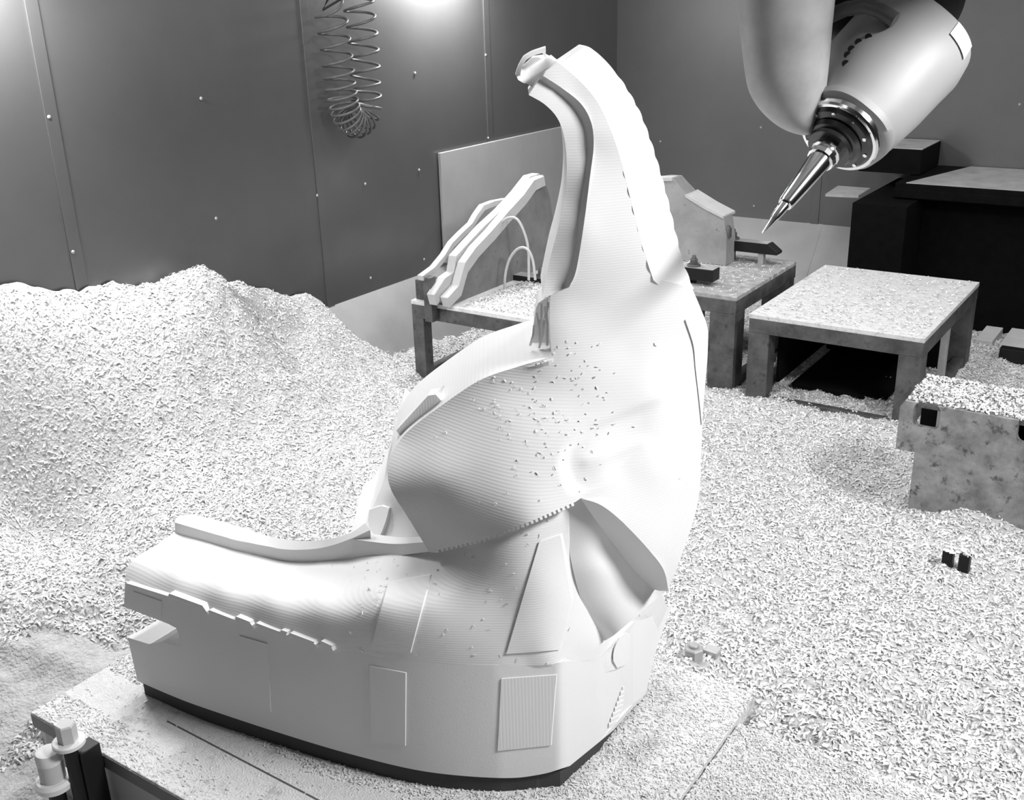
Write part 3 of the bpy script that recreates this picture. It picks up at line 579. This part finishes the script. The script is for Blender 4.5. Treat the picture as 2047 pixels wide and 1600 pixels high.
# chips on the stands
def pile(n, x0, x1, y0, y1, z, label, dens=None, ln=(0.006, 0.018), w=(0.003, 0.008)):
    P, N = rect_pts(n, x0, x1, y0, y1, z)
    if dens is not None: k = rng.random(n) < dens(P[:, 0], P[:, 1]); P, N = P[k], N[k]
    P[:, 2] += rng.random(len(P))*0.004
    return tag(flakes('stand_chips', P, N, ln, w, ''), label, 'chips', None, 'stuff')
pile(2600, -1.47, -0.84, 3.84, 4.70, 0.151, 'white chips on the bright top of the empty stand', lambda x, y: 0.30+0.6*np.clip((4.45-y)/0.5, 0, 1)*(vnoise(x, y, 9, 5) > -.5))
pile(1100, -2.05, -1.58, 3.88, 4.5, 0.201, 'sparse chips on the stand behind the model', lambda x, y: 0.6+0*x, (0.004, 0.010), (0.002, 0.005))
pile(5200, -2.55, -2.13, 3.37, 4.1, 0.151, 'thick white chips on the stand with the curved fixture')
# ------------------------------------------------------------ clamps
def hexnut(parent_or_none, x, y, z, r=0.02, h=0.026, washer=0.032, stud=0.03, label=None, cat='nut', mt=STEEL, name='hex_nut', group=None, low=0.0):
    t = parent_or_none
    if label: t = thing(name, label, cat, (x, y, z-low), group)
    if washer: lathe('washer', [(0, washer), (0.006, washer), (0.008, washer*0.94)], (x, y, z), (0, 0, 1), mt, t, 28)
    lathe('nut', [(0.008, r), (0.008+h*0.9, r), (0.008+h, r*0.88)], (x, y, z), (0, 0, 1), mt, t, 6, 10)
    if stud: lathe('stud', [(-low, r*0.5), (0.008+h+stud, r*0.5), (0.01+h+stud, r*0.42)], (x, y, z), (0, 0, 1), mt, t, 16)
    return t
def clamp(label, x0, x1, y, z0, zt_, thick, nutx, w=0.06, taper=False):
    t = thing('clamp_bar', label, 'clamp', ((x0+x1)/2, y, z0))
    if taper: bar = prism('bar', [(x0, zt_-thick), (x1-0.002, zt_-thick), (x1, zt_-thick*0.75), (x1-0.045, zt_), (x0, zt_)], 'y', y-w/2, y+w/2, DARK, t, 0.0015)
    else: bar = box('bar', x0, x1, y-w/2, y+w/2, zt_-thick, zt_, DARK, t)
    box('bar_top', x0+.003, x1-(0.05 if taper else .003), y-w/2+.004, y+w/2-.004, zt_-.001, zt_+.0015, STEEL_L, bar, 0)
    hexnut(t, nutx, y, zt_+0.001, 0.017, 0.024, 0.028, 0.012)
    box('support', x0+.004, x0+0.035, y-w/2+.006, y+w/2-.006, z0, zt_-thick, DARK, t)
    box('stud', nutx-.011, nutx+.011, y-.011, y+.011, z0, zt_-thick, DARK, t)
    return t
c1 = ony(1422, 490, 4.42); z1 = ony(1480, 480, 4.42)[2]
ca = clamp('long tapered clamp bar with a nut at the back of the stand behind the model', c1[0], ony(1560, 490, 4.42)[0], 4.42, 0.2, z1, 0.045, ony(1466, 475, 4.42)[0], 0.06, True)
box('jack', ony(1519, 500, 4.42)[0], ony(1519, 500, 4.42)[0]+0.025, 4.40, 4.43, 0.2, z1-0.045, STEEL_L, ca)
cb_ = ony(1368, 540, 3.98); z2 = ony(1400, 534, 3.98)[2]
clamp('short dark clamp block with a nut at the front of the stand behind the model', cb_[0], ony(1432, 545, 3.98)[0], 3.98, 0.2, z2, 0.05, ony(1387, 530, 3.98)[0], 0.07)
cc_ = ony(1018, 560, 3.85); z3 = ony(1050, 549, 3.85)[2]
clamp('dark clamp bar beside the two hoses on the left stand', cc_[0], cc_[0]+0.22, 3.85, 0.15, z3, 0.045, ony(1082, 545, 3.85)[0], 0.07)
# ------------------------------------------------------------ curved fixture on the left stand
fx = thing('curved_fixture', 'upright grey fixture plate with a pale curved top rail on the left stand', 'fixture', (-2.65, 3.8, 0.15))
XP = -2.60
face = [(900, 622), (925, 575), (935, 520), (958, 493), (1000, 450), (1040, 400), (1070, 368), (1087, 350), (1100, 400), (1108, 460), (1118, 520), (1118, 570)]
yz = [tuple(onx(a, b, XP)[1:]) for a, b in face]
yz = [(yz[0][0], 0.151)]+yz[1:-1]+[(yz[-1][0], 0.151)]
prism('plate', yz, 'x', XP-0.045, XP, FIXT, fx)
rail = [(866, 588), (880, 560), (905, 540), (912, 515), (935, 485), (968, 455), (1005, 418), (1035, 385), (1062, 350), (1087, 348)]
def rail_strip(name, pts, xo, w, drop, mt, lift=0.0):
    q = [onx(a, b, xo)[1:] for a, b in pts]; top = [(p[0], p[1]+lift) for p in q]; bot = [(p[0]+drop*0.3, p[1]-drop+lift) for p in q][::-1]
    return prism(name, top+bot, 'x', xo-w, xo, mt, fx, 0.002)
rail_strip('rail', [(895, 596), (918, 572), (930, 525), (952, 495), (985, 460), (1015, 425), (1048, 390), (1068, 360), (1088, 352)], XP+0.018, 0.040, 0.045, PALE)
rail_strip('rail', [(868, 590), (890, 556), (908, 545), (912, 512), (938, 484), (968, 452), (1003, 420), (1035, 385), (1060, 352), (1078, 347)], XP-0.026, 0.040, 0.05, PALE)
rb = [(845, 552), (870, 535), (890, 510), (905, 485), (925, 465), (945, 447), (955, 428), (968, 410), (990, 402), (1015, 397)]
q = [onx(a, b, XP-0.09)[1:] for a, b in rb]
prism('bent_strip', [tuple(p) for p in q]+[(p[0]+.004, p[1]-0.022) for p in q[::-1]], 'x', XP-0.12, XP-0.09, PALE, fx, 0.0015)
box('end_block', -2.79, -2.70, 3.36, 3.44, 0.151, 0.235, STEEL, fx); box('end_post', -2.70, -2.66, 3.30, 3.338, 0.08, 0.27, STEEL, fx)
for label, pts, yy in (('tall arched grey hose rising from the chips on the left stand', [(979, 596), (977, 560), (980, 510), (988, 475), (1003, 445), (1020, 435), (1035, 440), (1048, 465), (1056, 500), (1057, 560)], 3.72),
                       ('short arched grey hose in front of the tall one on the left stand', [(1011, 592), (1009, 560), (1016, 525), (1030, 502), (1045, 495), (1058, 503), (1066, 525), (1070, 560)], 3.66)):
    pp = [np.array(ony(a, b, yy)) for a, b in pts]; dense = []
    for i in range(len(pp)-1):
        p0, p1, p2, p3 = pp[max(i-1, 0)], pp[i], pp[i+1], pp[min(i+2, len(pp)-1)]
        for s in (0, .25, .5, .75): dense.append(0.5*((2*p1)+(p2-p0)*s+(2*p0-5*p1+4*p2-p3)*s*s+(3*p1-p0-3*p2+p3)*s**3))
    dense.append(pp[-1]); tag(tube('arched_hose', dense, 0.006, PALE, None, 10), label, 'hose')
# ------------------------------------------------------------ angular fixture on the middle stand
f2 = thing('angular_fixture', 'pale angular cast fixture standing on the stand behind the model', 'fixture', (-1.9, 4.35, 0.2))
YF = 4.30
fp = [(1290, 570), (1290, 360), (1322, 356), (1344, 357), (1372, 390), (1410, 415), (1446, 434), (1452, 478), (1450, 540)]
xz = [(ony(a, b, YF)[0], max(0.201, ony(a, b, YF)[2])) for a, b in fp]
prism('casting', xz, 'y', YF, YF+0.10, mat('fixture_pale', 0.30, 0.6, 0.05, var=0.2, scale=9, dirt_shade=(0.10, 0.66, 18.0)), f2, 0.002)
pq = [(ony(a, b, YF)[0], ony(a, b, YF)[2]) for a, b in ((1370, 388), (1410, 413), (1446, 432), (1446, 437), (1410, 419), (1370, 394))]
prism('sloping_top', pq, 'y', YF-0.004, YF+0.13, PALE, f2)
pq = [(ony(a, b, YF)[0], ony(a, b, YF)[2]) for a, b in ((1290, 356), (1344, 355), (1344, 362), (1290, 362))]
prism('top_pad', pq, 'y', YF-0.004, YF+0.06, PALE, f2)
lathe('side_pin', [(0, .022), (0.04, .022), (0.05, .015)], ony(1452, 474, YF+0.03), (0, 0, 1), STEEL, f2, 16)

# ============================================================ CAST BEAM AT THE RIGHT
YC = 3.05
bm_t = thing('cast_beam', 'grey cast steel beam with rounded square holes and chips heaped on top', 'beam', (-0.4, YC+.15, ZF))
def ring(cx, cz, hw, hh, n=5):
    out = []; r = hw*0.55
    for qx, qz, a0 in ((1, 1, 0), (-1, 1, 90), (-1, -1, 180), (1, -1, 270)):
        for i in range(n): a = math.radians(a0+90*i/(n-1)); out.append((cx+qx*(hw-r)+r*math.cos(a), cz+qz*(hh-r)+r*math.sin(a)))
    return out
def holed(name, outer, holes, y0, y1, mt, parent):
    vs = [Vector(p) for p in outer]; es = [(i, (i+1) % len(outer)) for i in range(len(outer))]; c = len(outer)
    for h in holes:
        vs += [Vector(p) for p in h]; es += [(c+i, c+(i+1) % len(h)) for i in range(len(h))]; c += len(h)
    r = delaunay_2d_cdt(vs, es, [], 1, 1e-6); V2 = [tuple(v) for v in r[0]]
    def inh(p): return any(inside(np.array([p]), np.array(h))[0] for h in holes)
    T = [f for f in r[2] if not inh(np.mean([V2[i] for i in f], 0))]
    T = [f for f in T if inside(np.array([np.mean([V2[i] for i in f], 0)]), np.array(outer))[0]]
    n = len(V2); E = {}
    for f in T:
        for a, b in zip(f, list(f[1:])+[f[0]]): E[(min(a, b), max(a, b))] = E.get((min(a, b), max(a, b)), 0)+1
    V = [(p[0], y0, p[1]) for p in V2]+[(p[0], y1, p[1]) for p in V2]
    P = [tuple(f) for f in T]+[tuple(i+n for i in f[::-1]) for f in T]+[(a, b, b+n, a+n) for (a, b), k in E.items() if k == 1]
    me = bpy.data.meshes.new(name); me.from_pydata(V, [], P); bm = bmesh.new(); bm.from_mesh(me); return from_bm(name, bm, mt, parent)
def xzc(a, b): p = ony(a, b, YC); return (p[0], p[2])
zt_b = xzc(1800, 800)[1]; xb0 = xzc(1793, 870)[0]; nb_ = xzc(1828, 905)
outer = [(xb0, zt_b-0.02), (xb0+0.012, zt_b), (0.35, zt_b), (0.35, ZF), (nb_[0], ZF), nb_, (xb0, nb_[1])]
h1, h2 = xzc(1852, 833), xzc(2049, 862)
holed('front_web', outer, [ring(h1[0], h1[1], 0.038, 0.040), ring(h2[0]+0.018, h2[1], 0.038, 0.042)], YC, YC+0.03, CAST, bm_t)
box('top_flange', xb0+.012, 0.35, YC+.03, YC+0.26, zt_b-0.025, zt_b, CAST, bm_t)
box('rear_web', xb0+.012, 0.35, YC+.23, YC+0.26, ZF, zt_b-.025, VOID, bm_t)  # near-black colour stands in for the shade behind the holes
box('inner_rib', xb0+.10, xb0+.115, YC+.03, YC+.23, ZF, zt_b-.025, STEEL_L, bm_t)
P, N = rect_pts(9000, xb0+0.02, 0.33, YC+0.01, YC+0.25, zt_b+0.001)
P[:, 2] += rng.random(len(P))*(0.022*np.clip(1-np.abs((P[:, 1]-YC-.13)/.13)**2, 0, 1))*(0.6+0.5*vnoise(P[:, 0], P[:, 1], 14, 31))
tag(flakes('beam_chips', P, N, (0.006, 0.018), (0.003, 0.008), ''), 'thick ridge of white chips lying on top of the cast beam', 'chips', None, 'stuff')

# ============================================================ DARK BENCH AT THE BACK RIGHT
bn = thing('dark_bench', 'black machine bench with pale plates for its lit patches in the back right corner', 'bench', (-0.9, 5.4, ZF))
ZB = 0.467
q0 = onz(1715, 357, ZB)
box('body', -1.22, 2.1, 5.30, 5.78, ZF, ZB-0.075, VOID, bn)
box('top_slab', -1.33, 2.1, 5.18, 5.79, ZB-0.075, ZB-0.004, VOID, bn)  # bare black top beside the pale plate stands for the spindle shadow
a0, a1 = onz(1815, 363, ZB), onz(1945, 330, ZB)
prism('top_plate', [(a0[0], 5.185), (2.1, 5.185), (2.1, 5.79), (a1[0], 5.79)], 'z', ZB-0.004, ZB, STEEL_L, bn)  # pale plate cut to the outline of the lit patch
prism('side_plate', [tuple(onz(1650, 388, 0.40)[:2]), tuple(onz(1716, 391, 0.40)[:2]), (onz(1716, 391, 0.40)[0]-.01, 5.35), (onz(1650, 388, 0.40)[0]-.02, 5.35)], 'z', 0.388, 0.40, STEEL_L, bn)  # pale plate shaped as the lit triangle
c0 = onz(1690, 350, 0.56); 
box('wall_box', -1.58, -1.28, 5.42, 5.785, ZB, 0.585, VOID, bn); box('box_lit_top', -1.575, -1.283, 5.43, 5.78, 0.585, 0.59, STEEL_L, bn)  # pale sheet on the box paints its lit top
box('side_body', -1.47, -1.22, 5.0, 5.78, ZF, 0.388, VOID, bn)
box('cable_duct', -1.33, 2.1, 5.17, 5.20, ZB-0.07, ZB-0.03, VOID, bn)
# floor rails at the far right
for lb, u0, u1, v0, v1, hz in (('pale floor plate beside the empty stand, nearest to it', 1950, 1988, 648, 678, .0), ('wide pale floor plate at the right edge of the picture', 1997, 2110, 652, 690, .0)):
    A_, B_ = onz(u0, v1, -0.17), onz(u1, v1, -0.17); y1 = onz(u0, v0, -0.17)[1]
    tag(box('floor_plate', A_[0], B_[0], A_[1], min(y1, 5.28), ZF, -0.17, PALE, None), lb, 'plate')
A_ = onz(2003, 690, -0.14); tag(box('steel_channel', A_[0], A_[0]+0.5, A_[1]-.05, A_[1], ZF, -0.14, DARK, None), 'short dark steel channel lying in front of the wide pale floor plate', 'channel')

# ============================================================ LOOSE NUTS AND STUDS
p = onz(1386, 1322, -0.035)
n1 = hexnut(None, p[0], p[1], -0.035, 0.022, 0.028, 0.040, 0.006, 'white dusted hex nut on a washer behind the right corner of the machine table', low=0.06, mt=STEEL_L)
p2 = onz(1418, 1310, -0.03)
tag(box('clamp_shoe', p2[0]-.012, p2[0]+.022, p2[1]-.012, p2[1]+.015, -0.09, -0.012, STEEL_L, None, 0.003), 'small pale clamp shoe right beside the dusted nut', 'clamp')
for px, lb in ((1893, 'left one of two dark square pegs sticking out of the chips'), (1926, 'right one of two dark square pegs sticking out of the chips')):
    p = onz(px, 1135 if px < 1900 else 1142, -0.12); bm = bmesh.new(); bx(bm, p[0]-.014, p[0]+.013, p[1]-.014, p[1]+.018, -0.2, -0.068, .002)
    tag(from_bm('square_peg', bm, DARK), lb, 'peg', 'pegs in the chips')
    P, N = rect_pts(60, p[0]-.014, p[0]+.014, p[1]-.014, p[1]+.018, -0.067)
    tag(flakes('peg_chips', P, N, (0.006, 0.016), (0.004, 0.008), ''), ('chips caught on the %s dark peg' % ('left' if px < 1900 else 'right')), 'chips', None, 'stuff')
# clamping bolts at the front left corner of the table
p = ony(137, 1482, 0.865); q = ony(108, 1560, 0.84)
b1 = thing('clamp_bolt', 'tall dusty clamping bolt with hex nut and washer at the table corner', 'bolt', (p[0], 0.865, ZF))
lathe('washer', [(0, .030), (.007, .030), (.009, .028)], (p[0], .865, p[2]-.006), (0, 0, 1), CHIP, b1, 32)
lathe('nut', [(0, .0185), (.034, .0185), (.037, .016)], (p[0], .865, p[2]+.003), (0, 0, 1), PALE, b1, 6, 10)
lathe('stud', [(ZF-p[2], .013), (-.006, .013)], (p[0], .865, p[2]), (0, 0, 1), DARK, b1, 20)
box('slot_shade_block', p[0]-0.016, p[0]+0.018, .872, .915, ZF, p[2]-.030, DARK, b1)  # black block stands in for the shadowed slot beside the stud
b2 = thing('clamp_bolt', 'shorter clamping bolt with a thick round head in front of the taller one', 'bolt', (q[0], 0.84, ZF))
lathe('washer', [(0, .034), (.012, .036), (.018, .031)], (q[0], .84, q[2]-.012), (0, 0, 1), CHIP, b2, 32)
lathe('shank', [(.006, .0235), (.045, .0235)], (q[0], .84, q[2]), (0, 0, 1), PALE, b2, 32)
lathe('cap', [(.045, .024), (.060, .0245), (.068, .022), (.071, .016)], (q[0], .84, q[2]), (0, 0, 1), CHIP, b2, 32)
lathe('stud', [(ZF-q[2], .016), (-.012, .016)], (q[0], .84, q[2]), (0, 0, 1), DARK, b2, 20)

# ============================================================ COILED AIR HOSE
XH = XL+0.11
cpx = [(716, -60), (716, 0), (724, 60), (729, 120), (731, 175), (733, 205), (728, 232), (712, 246), (696, 234), (688, 212), (682, 180), (676, 130), (668, 70), (660, 25), (655, 10)]
wts = [1, 1, 1, 1, 1.2, 2.0, 3.2, 3.6, 3.0, 1.9, 1.35, 1.0, 1, 0.8]
cp = [np.array(onx(a, b, XH)) for a, b in cpx]; path = []; turns = [0.0]
for i in range(len(cp)-1):
    p0, p1, p2_, p3 = cp[max(i-1, 0)], cp[i], cp[i+1], cp[min(i+2, len(cp)-1)]; L = np.linalg.norm(p2_-p1); m_ = max(14, int(L/0.062*wts[i]*22))
    for j in range(m_):
        s = j/m_; path.append(0.5*((2*p1)+(p2_-p0)*s+(2*p0-5*p1+4*p2_-p3)*s*s+(3*p1-p0-3*p2_+p3)*s**3)); turns.append(turns[-1]+L/0.0625*wts[i]/m_)
path = np.array(path); helix = []
for i, c in enumerate(path):
    t_ = path[min(i+1, len(path)-1)]-path[max(i-1, 0)]; t_ /= np.linalg.norm(t_); a = np.array([1.0, 0, 0]); a -= t_*(a@t_); a /= np.linalg.norm(a); b = np.cross(t_, a)
    ph = 2*PI*turns[i]; helix.append(c+0.060*(a*math.cos(ph)+b*math.sin(ph)))
lead = [onx(660, -60, XH+.02), onx(660, -20, XH), onx(655, 0, XH), onx(645, 20, XH)][::-1]
hz = thing('coiled_hose', 'grey coiled air hose hanging in a loop in front of the left wall', 'hose', tuple(cp[7]))
tube('coil', helix, 0.0055, HOSE, hz, 7)
tube('lead', [helix[-1]]+[np.array(p) for p in lead], 0.0046, DARK, hz, 8)

# ============================================================ MILLING HEAD
mh = thing('milling_head', 'grey milling head with rounded fork and slanted spindle above the right side', 'machine', (-0.45, 1.7, 1.1))
tip = ony(1524, 466, 1.55)
ca_, sa_ = math.cos(math.radians(20)), math.sin(math.radians(20))
ax = ca_*(0.645*RT+0.764*UP)+sa_*FW; ax /= np.linalg.norm(ax)
s1_ = 0.764*RT-0.645*UP; s1_ /= np.linalg.norm(s1_); s2_ = np.cross(ax, s1_); SQ = (ax, s1_, s2_)
def at_px(a, b):                                     # distance along the spindle axis of the axis point seen nearest to a pixel
    d = ray(a, b); A = np.array([[ax@ax, -(ax@d)], [ax@d, -(d@d)]]); rhs = np.array([ax@(CAM-tip), d@(CAM-tip)]); return np.linalg.solve(A, rhs)[0]
hA, hB, hC, hD = at_px(1573, 412), at_px(1636, 318), at_px(1660, 300), at_px(1683, 285)
mm = np.linalg.norm(tip-CAM)/FPX
lathe('cutter', [(0, 1.5*mm), (hA*0.5, 7*mm), (hA*0.55, 9*mm), (hA, 10.5*mm)], tip, ax, CHROME, mh, 20, 30, SQ)
lathe('tool_holder', [(hA, 14*mm), (hA+.004, 15.5*mm), (hB*0.92, 23*mm), (hB, 24*mm)], tip, ax, CHROME, mh, 28, 30, SQ)
lathe('holder_collar', [(hB, 28*mm), (hB+.008, 30*mm), (hB+.010, 26*mm), (hB+.014, 26*mm), (hB+.016, 31*mm), (hC+0.012, 31*mm)], tip, ax, CHROME, mh, 14, 20, SQ)
e = hC
nose = lathe('spindle_nose', [(e-.002, 45*mm), (e+.004, 48*mm), (e+.006, 40*mm), (e+.010, 52*mm), (e+.016, 58*mm), (e+.018, 50*mm), (e+.022, 70*mm), (e+.028, 76*mm), (e+.032, 80*mm), (e+.044, 82*mm)], tip, ax, mat('nose_dark', 0.08, 0.25, 0.8), mh, 48, 25, SQ)
lathe('nose_ring', [(e+.028, 82*mm), (e+.032, 85*mm), (e+.040, 86*mm), (e+.044, 84*mm)], tip, ax, CHROME, nose, 48, 25, SQ)
for k in range(10):
    a = 2*PI*k/10+.3; c = tip+ax*(e+.026)+(s1_*math.cos(a)+s2_*math.sin(a))*66*mm
    lathe('nose_screw', [(-.006, 4.5*mm), (.004, 4.5*mm)], c, ax, CHROME, nose, 6, 20, SQ)
h0 = e+.040
housing = lathe('spindle_housing', [(h0, 78*mm, 0, 0), (h0+.006, 92*mm, 1*mm, 0), (h0+.018, 95*mm, 2*mm, 0), (h0+.022, 88*mm, 3*mm, 0), (h0+.045, 96*mm, 6*mm, 0), (h0+.10, 114*mm, -2*mm, 0), (h0+.155, 126*mm, -8*mm, 0), (h0+.20, 128*mm, -4*mm, 0), (h0+.235, 122*mm, -2*mm, 0), (h0+.25, 108*mm, 0, 0), (h0+.255, 90*mm, 0, 0)],
      tip, ax, PAINT, mh, 72, 50, SQ, power=2.5)
HP = [(0.045, 96, 6), (0.10, 114, -2), (0.155, 126, -8), (0.20, 128, -4), (0.235, 122, -2), (0.25, 108, 0)]
def hr(h): return np.interp(h-h0, [q[0] for q in HP], [q[1]*mm for q in HP]), np.interp(h-h0, [q[0] for q in HP], [q[2]*mm for q in HP])
def housing_pt(px, py):                              # the point of the housing surface seen at a pixel
    d = ray(px, py)
    for k in np.linspace(1.0, 2.6, 3201):
        P_ = CAM+d*k; w_ = P_-tip; r_h, sh = hr(w_@ax)
        if (abs(w_@s1_-sh)**2.5+abs(w_@s2_)**2.5)**(1/2.5) < r_h: return P_
    return CAM+d*1.9
for a, b in ((1736, 74), (1716, 84), (1702, 98), (1694, 110), (1690, 127)):
    P_ = housing_pt(a, b); lathe('screw_hole', [(-.006, 7*mm), (.0015, 7*mm)], P_, -ray(a, b), DARK, housing, 16)
c1_, c2_ = housing_pt(1908, 58), housing_pt(1932, 108)
def ang(P_): w_ = P_-tip; return math.atan2(w_@s2_, w_@s1_)
ha, hb = (c1_-tip)@ax, (c2_-tip)@ax; hm = (ha+hb)/2; a0_, a1_ = ang(c1_), ang(c2_)
bm = bmesh.new(); g = []
for i in range(9):
    a = a0_+(a1_-a0_)*i/8; row = []
    for j in range(4):
        h = hm-.018+.036*j/3; r_h, sh = hr(h); q = (abs(math.cos(a))**2.5+abs(math.sin(a))**2.5)**(-1/2.5)
        row.append([bm.verts.new(tip+ax*h+s1_*(sh+(r_h*q+e_)*math.cos(a))+s2_*(r_h*q+e_)*math.sin(a)) for e_ in (0.0025, -0.001)])
    g.append(row)
for i in range(8):
    for j in range(3):
        for z_ in (0, 1): bm.faces.new((g[i][j][z_], g[i+1][j][z_], g[i+1][j+1][z_], g[i][j+1][z_]))
from_bm('sticker', bm, STICK, housing)['label'] = 'white sticker'
# fork arm to the left of the housing: rounded cheek hanging from above
fk = []
YK = 1.72
for px0, px1, py in ((1490, 1700, -330), (1482, 1680, -160), (1480, 1668, -20), (1486, 1660, 60), (1492, 1655, 120), (1500, 1650, 170), (1516, 1645, 205), (1538, 1638, 232), (1562, 1632, 252), (1582, 1628, 262), (1598, 1620, 268)):
    a, b = ony(px0, py, YK), ony(px1, py, YK); fk.append(((a+b)/2, np.linalg.norm(b-a)/2))
fk2 = []
for i in range(len(fk)-1):                           # smooth the outline between the measured rows
    f0, f1, f2_, f3 = fk[max(i-1, 0)], fk[i], fk[i+1], fk[min(i+2, len(fk)-1)]
    for s in (0, .25, .5, .75): fk2.append(tuple(0.5*((2*f1[k])+(f2_[k]-f0[k])*s+(2*f0[k]-5*f1[k]+4*f2_[k]-f3[k])*s*s+(3*f1[k]-f0[k]-3*f2_[k]+f3[k])*s**3) for k in (0, 1)))
fk = fk2+[fk[-1]]
bm = bmesh.new(); rings = []
for c, r in fk:
    rings.append([bm.verts.new(c+RT*r*math.cos(2*PI*k/40)+np.cross(RT, UP)*-1*min(r, .085)*math.sin(2*PI*k/40)*0.9) for k in range(40)])
for i in range(len(rings)-1):
    for k in range(40): bm.faces.new((rings[i][k], rings[i][(k+1) % 40], rings[i+1][(k+1) % 40], rings[i+1][k]))
bm.faces.new(rings[0][::-1]); bm.faces.new(rings[-1]); from_bm('fork_arm', bm, PAINT_B, mh, 70)
# recess between fork and housing, with its cable
c = ony(1745, -20, 1.98); lathe('swivel_joint', [(-.14, .085), (.12, .085), (.14, .06)], c, RT, DARK, mh, 36)
cb = [ony(a, b, 1.80) for a, b in ((1622, 62), (1650, 36), (1690, 18), (1730, 12), (1760, 22), (1790, 40))]
tube('cable', cb, 0.012, mat('cable_grey', 0.10, 0.4), mh, 12)
box('crosshead', -0.95, -0.05, 1.7, 2.3, 1.52, 1.75, PAINT_B, mh, 0.02)
